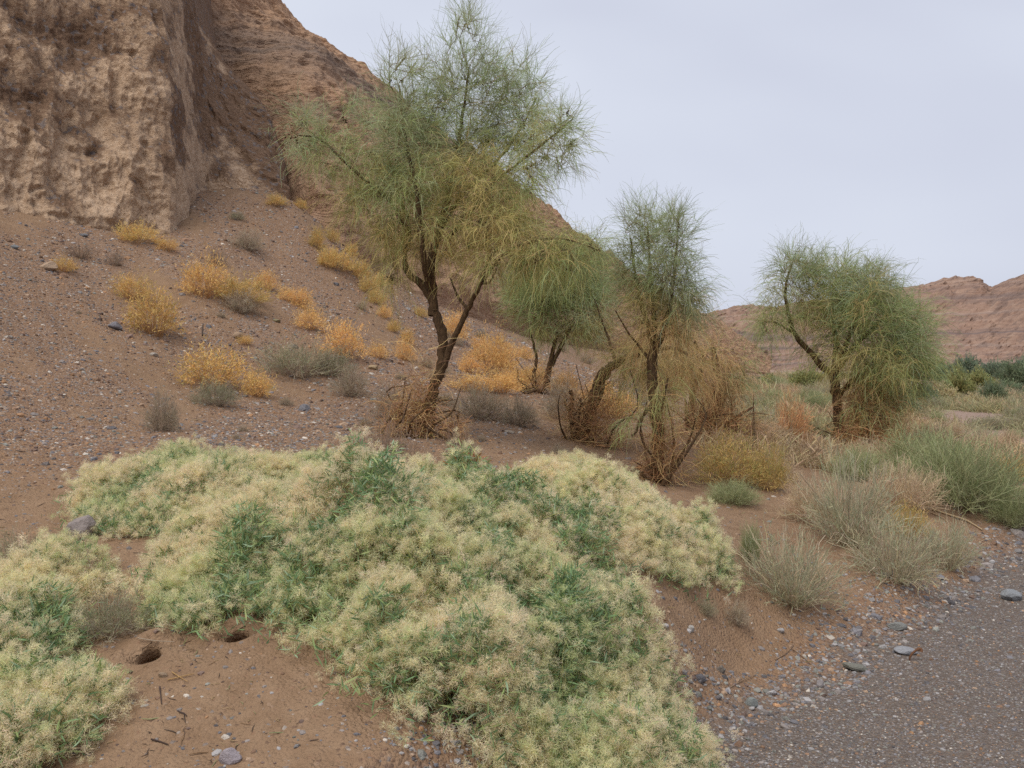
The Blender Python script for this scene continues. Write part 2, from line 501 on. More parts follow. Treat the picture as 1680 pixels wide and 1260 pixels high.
def ground_mat():
    n = NT('desert_ground')
    zone = n.attr('tint')['Color']
    sp = n.t.nodes.new('ShaderNodeSeparateColor'); n.link(zone, sp.inputs[0])
    road, grav, plain = sp.outputs
    big = n.noise(1.1, 5, 0.6)
    mid = n.noise(9, 5, 0.65)
    fine = n.noise(160, 3, 0.7)
    sand = n.ramp(big, [(0.3, (0.22, 0.136, 0.079)), (0.55, (0.275, 0.176, 0.106)), (0.75, (0.325, 0.215, 0.133))])
    sand = n.mix(n.math('MULTIPLY', grav, 0.65), sand, (0.235, 0.122, 0.066))
    sand = n.mix(0.5, sand, n.ramp(mid, [(0.3, (0.195, 0.118, 0.068)), (0.7, (0.33, 0.22, 0.138))]))
    vc = n.voro(70, out='Color'); vs = n.t.nodes.new('ShaderNodeSeparateColor'); n.link(vc, vs.inputs[0])
    peb = n.ramp(vs.outputs[0], [(0.0, (0.17, 0.105, 0.07)), (0.35, (0.26, 0.155, 0.095)), (0.62, (0.21, 0.175, 0.155)), (0.78, (0.31, 0.205, 0.135)), (0.94, (0.38, 0.33, 0.285))], 'CONSTANT')
    pebm = n.math('GREATER_THAN', n.math('MULTIPLY', grav, 0.75), vs.outputs[1])
    c = n.mix(n.math('MULTIPLY', pebm, 0.8), sand, peb)
    vr = n.voro(120, out='Color'); vrs = n.t.nodes.new('ShaderNodeSeparateColor'); n.link(vr, vrs.inputs[0])
    rc = n.ramp(vrs.outputs[0], [(0.0, (0.115, 0.090, 0.074)), (0.4, (0.16, 0.129, 0.110)), (0.7, (0.185, 0.164, 0.150)), (0.88, (0.23, 0.17, 0.12)), (0.96, (0.36, 0.34, 0.33))], 'CONSTANT')
    rc = n.mix(n.ramp(big, [(0.35, 0.0), (0.7, 0.55)]), rc, (0.155, 0.118, 0.095))
    c = n.mix(road, c, rc)
    pl = n.ramp(mid, [(0.25, (0.24, 0.165, 0.125)), (0.7, (0.36, 0.26, 0.205))])
    c = n.mix(plain, c, pl)
    n.color(c)
    h = n.math('ADD', n.math('MULTIPLY', n.voro(70), -0.6), n.math('ADD', n.math('MULTIPLY', mid, 1.2), n.math('ADD', n.math('MULTIPLY', fine, 0.35), n.math('MULTIPLY', n.noise(48, 3, 0.6), 0.9))))
    n.bump(h, 0.85, 0.02)
    return n.m
M_GROUND = ground_mat()
build_ground()

# burrow tunnels
def burrow(hx, hy, rx, ry, bend, label):
    zt = ground_z(hx, hy)[0]
    S, K = 10, 26
    ang = np.arange(K) / K * 2 * math.pi
    rows = []
    for i in range(S):
        t = i / (S - 1)
        if i == 0:
            x = hx + rx * 1.8 * np.cos(ang); y = hy + ry * 1.8 * np.sin(ang)
            rows.append(np.stack([x, y, ground_mesh_z(x, y) - 0.02], -1))
            x = hx + rx * 1.01 * rim(ang) * np.cos(ang); y = hy + ry * 1.01 * rim(ang) * np.sin(ang)
            rows.append(np.stack([x, y, ground_mesh_z(x, y) - 0.003], -1)); continue
        al = R(45 + 50 * t)
        cx, cy, cz = hx + bend * 0.16 * t * t, hy + 0.02 + 0.55 * t, zt - 0.02 - 0.34 * t
        rows.append(np.stack([cx + rx * 1.04 * np.cos(ang), cy + ry * np.sin(ang) * math.cos(al), cz + ry * 1.2 * np.sin(ang) * math.sin(al)], -1))
    v = np.concatenate(rows + [np.array([[hx + bend * 0.18, hy + 0.62, zt - 0.38]])])
    S += 1
    i = np.arange(S - 1)[:, None] * K + np.arange(K)[None]; j = np.arange(S - 1)[:, None] * K + (np.arange(K)[None] + 1) % K
    q = np.stack([i, j, j + K, i + K], -1).reshape(-1, 4)
    b = (S - 1) * K
    t = np.stack([b + np.arange(K), b + (np.arange(K) + 1) % K, np.full(K, S * K)], -1)
    o = obj('burrow', mesh_np('burrow', v - np.array([hx, hy, zt]), q, t, col=np.array([0.0, 0.0, 0.0])), M_GROUND, loc=(hx, hy, zt))
    tag(o, label, 'burrow')
burrow(*HOLES[0], 1.0, 'round dark animal burrow in bare sand, nearer the bush at the lower left')
burrow(*HOLES[1], -0.6, 'dark animal burrow tucked in the hollow under the large flowering bush')

# ---------------------------------------------------------------- cliff, hill, far mountains
def cliff_mat():
    n = NT('eroded_clay_cliff')
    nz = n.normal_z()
    big = n.noise(0.42, 5, 0.62, dist=0.4)
    med = n.noise(1.7, 6, 0.68)
    fine = n.noise(11, 5, 0.7)
    pale = n.ramp(fine, [(0.25, (0.33, 0.205, 0.12)), (0.5, (0.57, 0.40, 0.265)), (0.75, (0.73, 0.55, 0.39))])
    brown = n.ramp(fine, [(0.3, (0.145, 0.088, 0.054)), (0.6, (0.255, 0.158, 0.10)), (0.8, (0.34, 0.225, 0.15))])
    zz = n.sep(n.pos())
    diag = n.noise(1.0, 5, 0.62, n.mapping(n.pos(), (0.9, 0.9, 1.5), (0, 0.75, 0)), 0.3)
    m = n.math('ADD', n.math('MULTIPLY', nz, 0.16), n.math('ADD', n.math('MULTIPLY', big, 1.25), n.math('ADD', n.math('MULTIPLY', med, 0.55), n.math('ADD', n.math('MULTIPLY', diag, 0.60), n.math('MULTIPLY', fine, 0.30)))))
    m = n.math('ADD', m, n.math('MULTIPLY', n.math('SUBTRACT', zz[2], 6.0), 0.022))
    m = n.math('ADD', m, n.math('MULTIPLY', n.math('MAXIMUM', n.math('SUBTRACT', zz[1], 18.2), 0.0), 0.055))
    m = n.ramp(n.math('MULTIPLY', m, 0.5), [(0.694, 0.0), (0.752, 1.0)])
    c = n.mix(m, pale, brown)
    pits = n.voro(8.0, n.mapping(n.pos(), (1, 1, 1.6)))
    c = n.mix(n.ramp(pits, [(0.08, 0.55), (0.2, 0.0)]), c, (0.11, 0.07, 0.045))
    vs = n.t.nodes.new('ShaderNodeSeparateColor'); n.link(n.voro(16, out='Color'), vs.inputs[0])
    stone = n.math('MULTIPLY', n.math('GREATER_THAN', vs.outputs[0], 0.86), m)
    c = n.mix(n.math('MULTIPLY', stone, 0.75), c, n.ramp(vs.outputs[1], [(0.0, (0.13, 0.12, 0.13)), (1.0, (0.30, 0.25, 0.22))]))
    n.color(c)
    h = n.math('ADD', n.math('MULTIPLY', fine, 0.7), n.math('ADD', n.math('MULTIPLY', med, 0.9), n.math('MULTIPLY', n.noise(36, 4, 0.8), 0.6)))
    n.bump(h, 0.9, 0.09)
    return n.m

def build_cliff():
    ks = [-420, -150, 0, 100, 200, 262, 300, 314, 326, 345, 385, 430, 458, 474]
    yb = np.array([12.6, 13.9, 14.6, 15.2, 15.8, 16.1, 16.5, 17.3, 18.6, 19.1, 19.0, 18.9, 19.2, 20.6])
    top = np.array([-700, -560, -470, -430, -400, -380, -340, -280, -190, 20, 105, 160, 245, 335])
    bat = np.array([0.30, 0.27, 0.25, 0.25, 0.24, 0.20, 0.16, 0.2, 0.35, 0.5, 0.75, 0.9, 1.0, 1.1])
    pxs = np.concatenate([np.arange(-420, -20, 6.0), np.arange(-20, 474.5, 1.15)])
    nc, nr = len(pxs), 400
    Yb = np.interp(pxs, ks, yb); B = np.interp(pxs, ks, bat)
    Xb = (pxs - 840) / F * Yb
    zb = ground_z(Xb, Yb) - 0.9
    # crest height from the crest row, solved with the batter
    tp = np.interp(pxs, ks, top)
    k = (HZ - tp) / F
    zt = (CAMZ + k * (Yb - B * zb)) / (1 - k * B)
    zt = np.maximum(zt, zb + 1.0)
    t = np.linspace(0, 1, nr)[:, None]
    Z = zb[None] + (zt - zb)[None] * t
    Yy = Yb[None] + B[None] * (Z - zb[None])
    lean = np.interp(pxs, [-420, 0, 200, 300, 330, 474], [0, 0, 4, 7, 5, 0])
    px = pxs[None] - lean[None] * (Z - zb[None])
    X = (px - 840) / F * Yy
    P = np.stack([X, Yy, Z], -1).reshape(-1, 3)
    # outward direction: mostly towards the viewer side and a little right
    tx, ty = np.gradient(Xb), np.gradient(Yb)
    ker = np.ones(9) / 9
    nx, ny = np.convolve(ty, ker, 'same'), np.convolve(-tx, ker, 'same')
    ln = np.hypot(nx, ny); nx, ny = nx / ln, ny / ln
    d = np.stack([np.broadcast_to(nx, X.shape), np.broadcast_to(ny, X.shape), 0.15 + 0 * X], -1).reshape(-1, 3)
    w = np.interp(t.ravel(), [0, 0.05, 0.9, 1], [0.5, 1, 1, 0.6])[:, None].repeat(nc, 1).ravel()
    Pv = P * np.array([1, 1, 0.45])
    disp = 0.36 * fbm(Pv, 2.6, 3, seed=3.0, ridged=True) + 0.20 * fbm(Pv, 0.9, 3, seed=6.0, ridged=True)
    disp += 0.16 * fbm(P * np.array([1, 1, 0.18]), 0.8, 3, seed=15.0, ridged=True)
    disp += 0.16 * fbm(P, 0.55, 4, 0.6, seed=8.0)
    disp += 0.075 * fbm(P * np.array([1, 1, 0.9]), 0.22, 4, 0.68, seed=1.0)
    disp -= 0.09 * sstep(0.32, 0.6, fbm(P * np.array([1, 1, 1.6]), 0.5, 2, seed=77.0))
    band = 0.02 * np.sin(P[:, 2] * 5.2 + 2.2 * fbm(P, 2.0, 2, seed=7.0))
    disp = disp - 0.30
    w = w * np.broadcast_to(np.interp(pxs, [-420, 270, 300, 335, 360, 474], [1, 1, 0.5, 0.35, 0.8, 0.8]), X.shape).ravel()
    P = P + d * ((disp + band) * w)[:, None]
    rows = [P.reshape(nr, nc, 3)]
    cap = rows[0][-1].copy(); cap2 = cap + np.array([-3, 16, 1.0]); cap3 = cap + np.array([-5, 30, -6])
    allr = np.concatenate([rows[0], cap2[None], cap3[None]])
    o = obj('cliff', mesh_np('cliff', allr.reshape(-1, 3), grid_quads(nr + 2, nc)), cliff_mat()); o['kind'] = 'structure'
build_cliff()

def hill_mat():
    n = NT('banded_hill')
    p = n.sep(n.pos())
    wob = n.noise(0.16, 4, 0.6)
    hgt = n.math('ADD', p[2], n.math('MULTIPLY', wob, 2.2))
    cx = n.t.nodes.new('ShaderNodeCombineXYZ'); n.link(n.math('MULTIPLY', p[0], 0.03), cx.inputs[0]); n.link(n.math('MULTIPLY', p[1], 0.03), cx.inputs[1]); n.link(hgt, cx.inputs[2])
    st = n.noise(1.5, 6, 0.72, cx.outputs[0])
    med = n.noise(0.9, 6, 0.7)
    fine = n.noise(6, 5, 0.7)
    c = n.ramp(fine, [(0.25, (0.30, 0.175, 0.105)), (0.5, (0.43, 0.265, 0.165)), (0.78, (0.54, 0.36, 0.235))])
    c = n.mix(n.ramp(med, [(0.45, 0.0), (0.7, 0.5)]), c, (0.44, 0.29, 0.185))
    c = n.mix(n.math('MULTIPLY', n.ramp(n.noise(3.2, 5, 0.75, n.mapping(n.pos(), (0.5, 0.5, 1.6))), [(0.28, 1.0), (0.40, 0.0)]), 0.5), c, (0.16, 0.095, 0.06))
    grey = n.math('MULTIPLY', n.ramp(st, [(0.36, 1.0), (0.47, 0.0)]), 0.55)
    c = n.mix(grey, c, (0.25, 0.175, 0.13))
    # grey stony band
    bandz = n.ramp(n.math('MULTIPLY', hgt, 0.05), [(0.50, 0.0), (0.535, 1.0), (0.60, 1.0), (0.635, 0.0)])
    c = n.mix(n.math('MULTIPLY', bandz, n.ramp(n.noise(2.6, 4, 0.7, cx.outputs[0]), [(0.35, 0.2), (0.6, 0.75)])), c, (0.17, 0.135, 0.115))
    n.color(c)
    h = n.math('ADD', n.math('MULTIPLY', fine, 0.5), n.math('ADD', n.math('MULTIPLY', st, 1.2), n.math('MULTIPLY', med, 0.7)))
    n.bump(h, 1.0, 0.35)
    return n.m

def loft(name, ks, base_y, crest_py, crest_y, base_z, m, pxs, nr, amps, prof=1.0, back=1.5, seed=0.0):
    Yb = np.interp(pxs, ks, base_y); Yc = np.interp(pxs, ks, crest_y); pc = np.interp(pxs, ks, crest_py)
    Zb = base_z(pxs, Yb); Zc = CAMZ + (HZ - pc) / F * Yc
    t = np.concatenate([np.linspace(0, 1, nr), np.linspace(1, 2, 9)[1:]])[:, None]
    tt = np.clip(t, 0, 1)
    Yy = Yb + (Yc - Yb) * np.where(t <= 1, t, 1 + (t - 1) * back)
    pr = prof(tt) if callable(prof) else tt ** prof
    Z = Zb + (Zc - Zb) * np.where(t <= 1, pr, 1 - 0.6 * (t - 1) ** 1.5)
    X = (pxs[None] - 840) / F * Yy
    P = np.stack([X, Yy, Z], -1)
    d = np.array([0.3, -0.75, 0.45])
    Pf = P.reshape(-1, 3); w = (np.where(t < 0.06, t / 0.06, 1.0) * np.ones_like(X)).ravel()
    disp = 0
    for amp, sc, rid, asp in amps:
        disp = disp + amp * fbm(Pf * np.array(asp), sc, 4, 0.55, ridged=rid, seed=seed + sc)
    Pf = Pf + d[None] * (disp * w)[:, None]
    o = obj(name, mesh_np(name, Pf, grid_quads(len(t), len(pxs))), m); o['kind'] = 'structure'
    return o

HK = [300, 380, 430, 470, 510, 560, 600, 622, 700, 780, 880, 915, 940, 1000, 1060, 1120, 1180, 1260]
loft('hill', HK,
     [25, 25, 24, 22, 20.2, 20.3, 21, 21.6, 24, 27, 32, 34.5, 36.5, 42, 50, 60, 70, 82],
     [-210, -65, 0, 32, 68, 104, 138, 162, 212, 268, 338, 368, 390, 430, 470, 505, 535, 590],
     [30, 31, 32, 33, 34, 35, 36, 37, 39, 41.5, 45, 47, 49, 56, 65, 76, 86, 95],
     lambda px, Y: ground_z((px - 840) / F * Y, Y) - 0.25, hill_mat(),
     np.arange(300, 1261, 1.6), 300, [(0.75, 5.0, True, (1, 1, 0.5)), (0.3, 1.6, True, (1, 1, 0.9)), (0.20, 0.7, False, (0.45, 0.45, 2.4)), (0.07, 0.22, True, (0.7, 0.7, 1.8))],
     prof=lambda t: 0.55 * t + 0.45 * np.sin(t * math.pi / 2))

def mount_mat():
    n = NT('layered_mountains')
    p = n.sep(n.pos())
    wob = n.noise(0.012, 4, 0.6)
    hgt = n.math('ADD', p[2], n.math('MULTIPLY', wob, 14.0))
    cx = n.t.nodes.new('ShaderNodeCombineXYZ'); n.link(n.math('MULTIPLY', p[0], 0.004), cx.inputs[0]); n.link(n.math('MULTIPLY', p[1], 0.004), cx.inputs[1]); n.link(hgt, cx.inputs[2])
    st = n.noise(0.13, 6, 0.75, cx.outputs[0])
    st2 = n.noise(0.55, 4, 0.7, cx.outputs[0])
    fine = n.noise(0.35, 6, 0.7)
    c = n.ramp(fine, [(0.25, (0.19, 0.115, 0.082)), (0.5, (0.265, 0.168, 0.122)), (0.78, (0.34, 0.235, 0.172))])
    c = n.mix(n.math('MULTIPLY', n.ramp(st, [(0.40, 1.0), (0.48, 0.0)]), 0.75), c, (0.135, 0.105, 0.10))
    c = n.mix(n.math('MULTIPLY', n.ramp(st2, [(0.56, 0.0), (0.64, 1.0)]), 0.55), c, (0.36, 0.265, 0.21))
    c = n.mix(n.math('MULTIPLY', n.ramp(n.noise(0.9, 4, 0.7, cx.outputs[0]), [(0.36, 1.0), (0.44, 0.0)]), 0.4), c, (0.15, 0.10, 0.085))
    gul = n.noise(0.28, 5, 0.7, n.mapping(n.pos(), (1, 1, 0.10)), 0.4)
    c = n.mix(n.math('MULTIPLY', n.ramp(gul, [(0.40, 1.0), (0.50, 0.0)]), 0.6), c, (0.13, 0.09, 0.075))
    n.color(c)
    h = n.math('ADD', n.math('MULTIPLY', fine, 0.6), n.math('ADD', n.math('MULTIPLY', st, 1.5), st2))
    n.bump(h, 0.8, 1.2)
    return n.m
MK = [700, 900, 1050, 1120, 1160, 1190, 1225, 1260, 1300, 1340, 1400, 1440, 1476, 1500, 1530, 1560, 1590, 1612, 1640, 1680, 1750, 1850, 2000, 2300]
loft('far_mountains', MK,
     [330] * 8 + [320, 310, 290, 280, 270, 265, 260, 255, 250, 245, 240, 235, 220, 210, 200, 190],
     [520, 515, 530, 535, 521, 512, 507, 512, 505, 500, 492, 480, 476, 476, 468, 464, 470, 482, 470, 455, 430, 415, 380, 330],
     [430] * 8 + [420, 410, 385, 370, 355, 350, 345, 340, 330, 325, 320, 310, 300, 290, 280, 270],
     lambda px, Y: np.full_like(px, -1.0), mount_mat(),
     np.concatenate([np.arange(700, 1120, 8.0), np.arange(1120, 1700, 1.6), np.arange(1700, 2300, 10.0)]), 150,
     [(4.0, 26.0, True, (1, 1, 0.15)), (2.8, 9.0, True, (1, 1, 0.16)), (0.9, 3.0, False, (0.25, 0.25, 2.4)), (0.9, 3.5, True, (1, 1, 0.14))],
     prof=lambda t: np.where(t < 0.35, t * 0.75, np.where(t < 0.72, 0.2625 + (t - 0.35) * 1.55, 0.836 + (t - 0.72) * 0.586)), seed=40.0)


# ---------------------------------------------------------------- instanced ground cover and foliage (stuff)
def scatter_tree(coll):
    g = bpy.data.node_groups.new('scatter', 'GeometryNodeTree')
    g.interface.new_socket('Geometry', in_out='INPUT', socket_type='NodeSocketGeometry')
    g.interface.new_socket('Geometry', in_out='OUTPUT', socket_type='NodeSocketGeometry')
    gi = g.nodes.new('NodeGroupInput'); go = g.nodes.new('NodeGroupOutput')
    ci = g.nodes.new('GeometryNodeCollectionInfo'); ci.inputs['Collection'].default_value = coll
    ci.inputs['Separate Children'].default_value = True; ci.inputs['Reset Children'].default_value = True
    ip = g.nodes.new('GeometryNodeInstanceOnPoints'); ip.inputs['Pick Instance'].default_value = True
    def na(name, t):
        n = g.nodes.new('GeometryNodeInputNamedAttribute'); n.data_type = t; n.inputs['Name'].default_value = name; return n.outputs['Attribute']
    g.links.new(gi.outputs[0], ip.inputs['Points'])
    g.links.new(ci.outputs[0], ip.inputs['Instance'])
    g.links.new(na('idx', 'INT'), ip.inputs['Instance Index'])
    g.links.new(na('rot', 'FLOAT_VECTOR'), ip.inputs['Rotation'])
    g.links.new(na('scl', 'FLOAT_VECTOR'), ip.inputs['Scale'])
    g.links.new(ip.outputs[0], go.inputs[0])
    return g

def proto_coll(name, meshes, m):
    c = bpy.data.collections.new(name)
    for k, me in enumerate(meshes):
        if not me.materials: me.materials.append(m)
        o = bpy.data.objects.new('%s_%02d' % (name, k), me); c.objects.link(o)
    return c

_trees = {}
def scatter(name, pts, rot, scl, idx, coll, parent=None, origin=None):
    me = bpy.data.meshes.new(name)
    pts = np.asarray(pts, float)
    if origin is not None: pts = pts - np.asarray(origin)[None]
    n = len(pts); me.vertices.add(n); me.vertices.foreach_set('co', np.ascontiguousarray(pts, np.float32).ravel())
    scl = np.asarray(scl, float)
    if scl.ndim == 1: scl = np.repeat(scl[:, None], 3, 1)
    for nm, t, d, key in (('rot', 'FLOAT_VECTOR', rot, 'vector'), ('scl', 'FLOAT_VECTOR', scl, 'vector')):
        a = me.attributes.new(nm, t, 'POINT'); a.data.foreach_set(key, np.ascontiguousarray(d, np.float32).ravel())
    a = me.attributes.new('idx', 'INT', 'POINT'); a.data.foreach_set('value', np.ascontiguousarray(idx, np.int32))
    o = bpy.data.objects.new(name, me); link(o, parent)
    if coll.name not in _trees: _trees[coll.name] = scatter_tree(coll)
    md = o.modifiers.new('scatter', 'NODES'); md.node_group = _trees[coll.name]
    o['kind'] = 'stuff'
    return o

def euler_from_z(d, rng, spin=True):
    """Euler angles turning +Z to direction d (N,3) with random spin"""
    d = d / (np.linalg.norm(d, axis=1)[:, None] + 1e-9)
    b = np.arccos(np.clip(d[:, 2], -1, 1)); a = np.arctan2(d[:, 1], d[:, 0])
    # R = Rz(a) Ry(b) Rz(s): convert to XYZ Euler
    s = rng.uniform(0, 2 * math.pi, len(d)) if spin else np.zeros(len(d))
    ca, sa, cb, sb, cs, ss = np.cos(a), np.sin(a), np.cos(b), np.sin(b), np.cos(s), np.sin(s)
    r00 = ca * cb * cs - sa * ss; r10 = sa * cb * cs + ca * ss; r20 = -sb * cs
    r21 = sb * ss; r22 = cb
    return np.stack([np.arctan2(r21, r22), np.arcsin(np.clip(-r20, -1, 1)), np.arctan2(r10, r00)], -1)

# ---- stones
def ico(sub):
    import bmesh
    bm = bmesh.new(); bmesh.ops.create_icosphere(bm, subdivisions=sub, radius=1.0)
    v = np.array([x.co for x in bm.verts]); f = np.array([[w.index for w in x.verts] for x in bm.faces]); bm.free()
    return v, f
_ico1, _ico2, _ico3 = ico(1), ico(2), ico(3)
STONE_COLS = [(0.205, 0.195, 0.205), (0.15, 0.138, 0.14), (0.27, 0.235, 0.215), (0.26, 0.16, 0.105), (0.36, 0.25, 0.17), (0.19, 0.13, 0.105), (0.52, 0.46, 0.39), (0.40, 0.23, 0.125), (0.25, 0.245, 0.215), (0.34, 0.32, 0.31)]
STONE_WORDS = ['bluish grey', 'dark grey', 'warm grey', 'brown', 'tan', 'dark brown', 'pale cream', 'rusty orange', 'greenish grey', 'light grey']
def stone_mesh(name, base, col, rng, flat=0.6, chop=0.8):
    v, f = base; v = v.copy()
    for _ in range(7):                       # broken faces: clip against random planes
        d = rng.normal(size=3); d /= np.linalg.norm(d); c = rng.uniform(0.55, 0.9) * chop + (1 - chop)
        k = v @ d; over = np.maximum(k - c, 0); v -= over[:, None] * d
    v *= 1 + 0.10 * pnoise(v * 1.7 + rng.uniform(0, 50))[:, None]
    v *= np.array([1.0, rng.uniform(0.6, 0.9), flat * rng.uniform(0.7, 1.2)])
    return mesh_np(name, v, tris=f, col=np.array(col), smooth=False)
_r = np.random.default_rng(5)
GRAVEL = proto_coll('gravel_proto', [stone_mesh('pebble', _ico1, STONE_COLS[k % 10], _r) for k in range(20)], M_ROCK)

def gravel_field():
    rng = np.random.default_rng(21)
    N = 300000
    th = rng.uniform(R(-33), R(33), N); r = np.exp(rng.uniform(math.log(3.3), math.log(27), N))
    x, y = r * np.sin(th), r * np.cos(th)
    g = gravel_density(x, y)
    k = rng.uniform(0, 1, N) < g * 0.62
    x, y, r = x[k], y[k], r[k]
    s = road_edge_s(x, y)
    road = s > 0.25
    size = np.exp(rng.normal(0, 0.45, len(x))) * np.where(road, 0.0030 + 0.00048 * r, 0.0048 + 0.0008 * r)
    edge = np.exp(-((s - 0.05) / 0.28) ** 2) * (r < 14)
    size *= 1 + 0.45 * edge * rng.uniform(0, 1, len(x))
    idx = rng.integers(0, 20, len(x))
    grey = rng.choice([0, 1, 2, 8, 9, 10, 11, 12, 18, 19], len(x))
    brown = rng.choice([3, 4, 5, 13, 14, 15, 2, 12, 5, 7, 6, 4], len(x))
    pg = np.where(s > -0.8, 0.62, 0.13)
    idx = np.where(rng.uniform(0, 1, len(x)) < pg, grey, np.where(rng.uniform(0, 1, len(x)) < 0.75, brown, idx))
    z = ground_mesh_z(x, y) - size * 0.12
    rot = np.stack([rng.normal(0, 0.3, len(x)), rng.normal(0, 0.3, len(x)), rng.uniform(0, 6.28, len(x))], -1)
    o = scatter('gravel', np.stack([x, y, z], -1), rot, size, idx, GRAVEL)

gravel_field()

STONES = [stone_mesh('stone', _ico2, STONE_COLS[k % 10], _r, 0.55) for k in range(20)]
for me in STONES: me.materials.append(M_ROCK)
def loose_stones():
    rng = np.random.default_rng(33)
    got = 0
    x0 = []
    N = 4000
    th = rng.uniform(R(-29), R(29), N); r = np.exp(rng.uniform(math.log(3.5), math.log(17), N))
    x, y = r * np.sin(th), r * np.cos(th)
    g = gravel_density(x, y); s = road_edge_s(x, y)
    w = g * (0.25 + 1.6 * np.exp(-((s - 0.0) / 0.22) ** 2)) * np.where(s > 0.45, 0.10, 0.8)
    k = np.nonzero(rng.uniform(0, 1, N) < w * 0.30)[0][:270]
    for i in k:
        road = abs(s[i]) < 0.6
        c = rng.choice([0, 1, 2, 8, 9, 0, 9]) if road or rng.uniform() < 0.5 else rng.choice([3, 4, 5, 6, 7, 2])
        sz = (0.009 + 0.0019 * r[i]) * math.exp(rng.normal(0, 0.28))
        o = bpy.data.objects.new('stone', STONES[c + 10 * int(rng.integers(0, 2))]); link(o)
        z = ground_mesh_z(x[i:i+1], y[i:i+1])[0]
        o.location = (x[i], y[i], z + sz * 0.12); o.scale = (sz, sz, sz)
        o.rotation_euler = (rng.normal(0, 0.25), rng.normal(0, 0.25), rng.uniform(0, 6.28))
        upx = 840 + F * x[i] / y[i]
        if road: where = 'beside the gravel road, ' + ('near the big flowering bushes' if upx < 1250 else 'by the curled bark' if upx < 1560 else 'by the right border')
        elif s[i] > 0: where = 'out on the gravel road'
        elif r[i] < 6.2: where = 'on the sand among the flowering bushes'
        else: where = 'on the gravel slope ' + ('at the left border' if upx < 200 else 'left of the big tree' if upx < 640 else 'right of the big tree')
        where += '' if r[i] < 6.2 or road or s[i] > 0 else (', low down' if r[i] < 9.5 else ', higher up')
        tag(o, '%s stone %s' % (STONE_WORDS[c], where), 'stone', 'loose %s stones %s' % (STONE_WORDS[c], where))
loose_stones()

def big_stone(px, py, wpx, hpx, col, label, rot=0.0, flat=0.7, sub=_ico3, seed=1):
    q = at(px, py); rng = np.random.default_rng(seed + int(px))
    me = stone_mesh('rock', sub, col, rng, 1.0, 0.9)
    o = obj('rock', me, M_ROCK)
    a = wpx / F * q[1] / 2 * 1.12; b = hpx / F * q[1] / 2 * 1.2
    o.scale = (a, a * 0.85, b); o.rotation_euler = (0.1, 0.1, rot)
    o.location = (q[0], q[1] + a * 0.3, ground_mesh_z(q[0:1], q[1:2])[0] + b * 0.62)
    tag(o, label, 'rock')
LAV = (0.27, 0.235, 0.245)
big_stone(130, 885, 42, 52, (0.30, 0.255, 0.235), 'pale pinkish block of rock at the left end of the green bushes', 0.4)
big_stone(376, 1254, 34, 24, LAV, 'smooth lavender grey stone half buried in sand at the bottom edge', 0.2)
big_stone(1474, 1034, 32, 16, (0.20, 0.20, 0.185), 'rounded greenish grey cobble on the bank above the road', 0.2)
big_stone(1404, 1102, 38, 15, (0.23, 0.225, 0.19), 'flat greenish slab of stone at the edge of the road', -0.3)
big_stone(1488, 1074, 36, 13, (0.25, 0.25, 0.26), 'flat pale grey slab beside the curled bark on the road edge', 0.3)
big_stone(1150, 1119, 19, 14, (0.15, 0.145, 0.155), 'dark grey round stone on bare sand just right of the big bush')
big_stone(1184, 1105, 14, 11, (0.23, 0.20, 0.17), 'small round brown stone on bare sand near the big bush')
big_stone(1134, 1036, 16, 11, (0.38, 0.35, 0.31), 'whitish oblong stone on the sand below the bush hollow', 0.9)
big_stone(1346, 1130, 11, 13, (0.26, 0.235, 0.23), 'small upright pale stone where the sand meets the road')
big_stone(1233, 1160, 21, 14, (0.25, 0.265, 0.25), 'light greenish grey stone at the left end of the road edge')
big_stone(1662, 985, 30, 20, (0.29, 0.30, 0.31), 'large pale grey stone at the far right of the road edge')
big_stone(78, 443, 26, 15, (0.36, 0.26, 0.18), 'pale tan boulder on the slope below the cliff')
big_stone(390, 556, 15, 14, (0.34, 0.24, 0.16), 'tan block on the slope above the grey green shrub', 0.5)
big_stone(188, 540, 22, 12, (0.20, 0.19, 0.205), 'blue grey stone below the double orange bush on the slope', 0.5)
big_stone(23, 408, 12, 7, (0.24, 0.25, 0.25), 'light grey flake on the slope at the left border')
big_stone(136, 388, 14, 7, (0.26, 0.26, 0.27), 'pale grey flake lying close under the cliff foot')
big_stone(453, 528, 13, 6, (0.36, 0.31, 0.18), 'yellowish flake on the slope between orange bushes')
big_stone(612, 606, 16, 8, (0.30, 0.22, 0.13), 'tan stone on the slope left of the big tree trunk', 0.2)
big_stone(267, 1113, 15, 9, (0.26, 0.19, 0.13), 'tan pebble on bare sand below the nearer burrow')
big_stone(836, 711, 16, 6, (0.36, 0.29, 0.22), 'pale flat stone on the slope right of the big tree foot')

# ---------------------------------------------------------------- plants
def cols_from(palette, n, rng, spread=0.14, weights=None):
    pal = np.array(palette, float)
    k = rng.choice(len(pal), n, p=None if weights is None else np.array(weights) / np.sum(weights))
    return pal[k] * np.exp(rng.normal(0, spread, (n, 1))) * (1 + rng.normal(0, 0.05, (n, 3)))

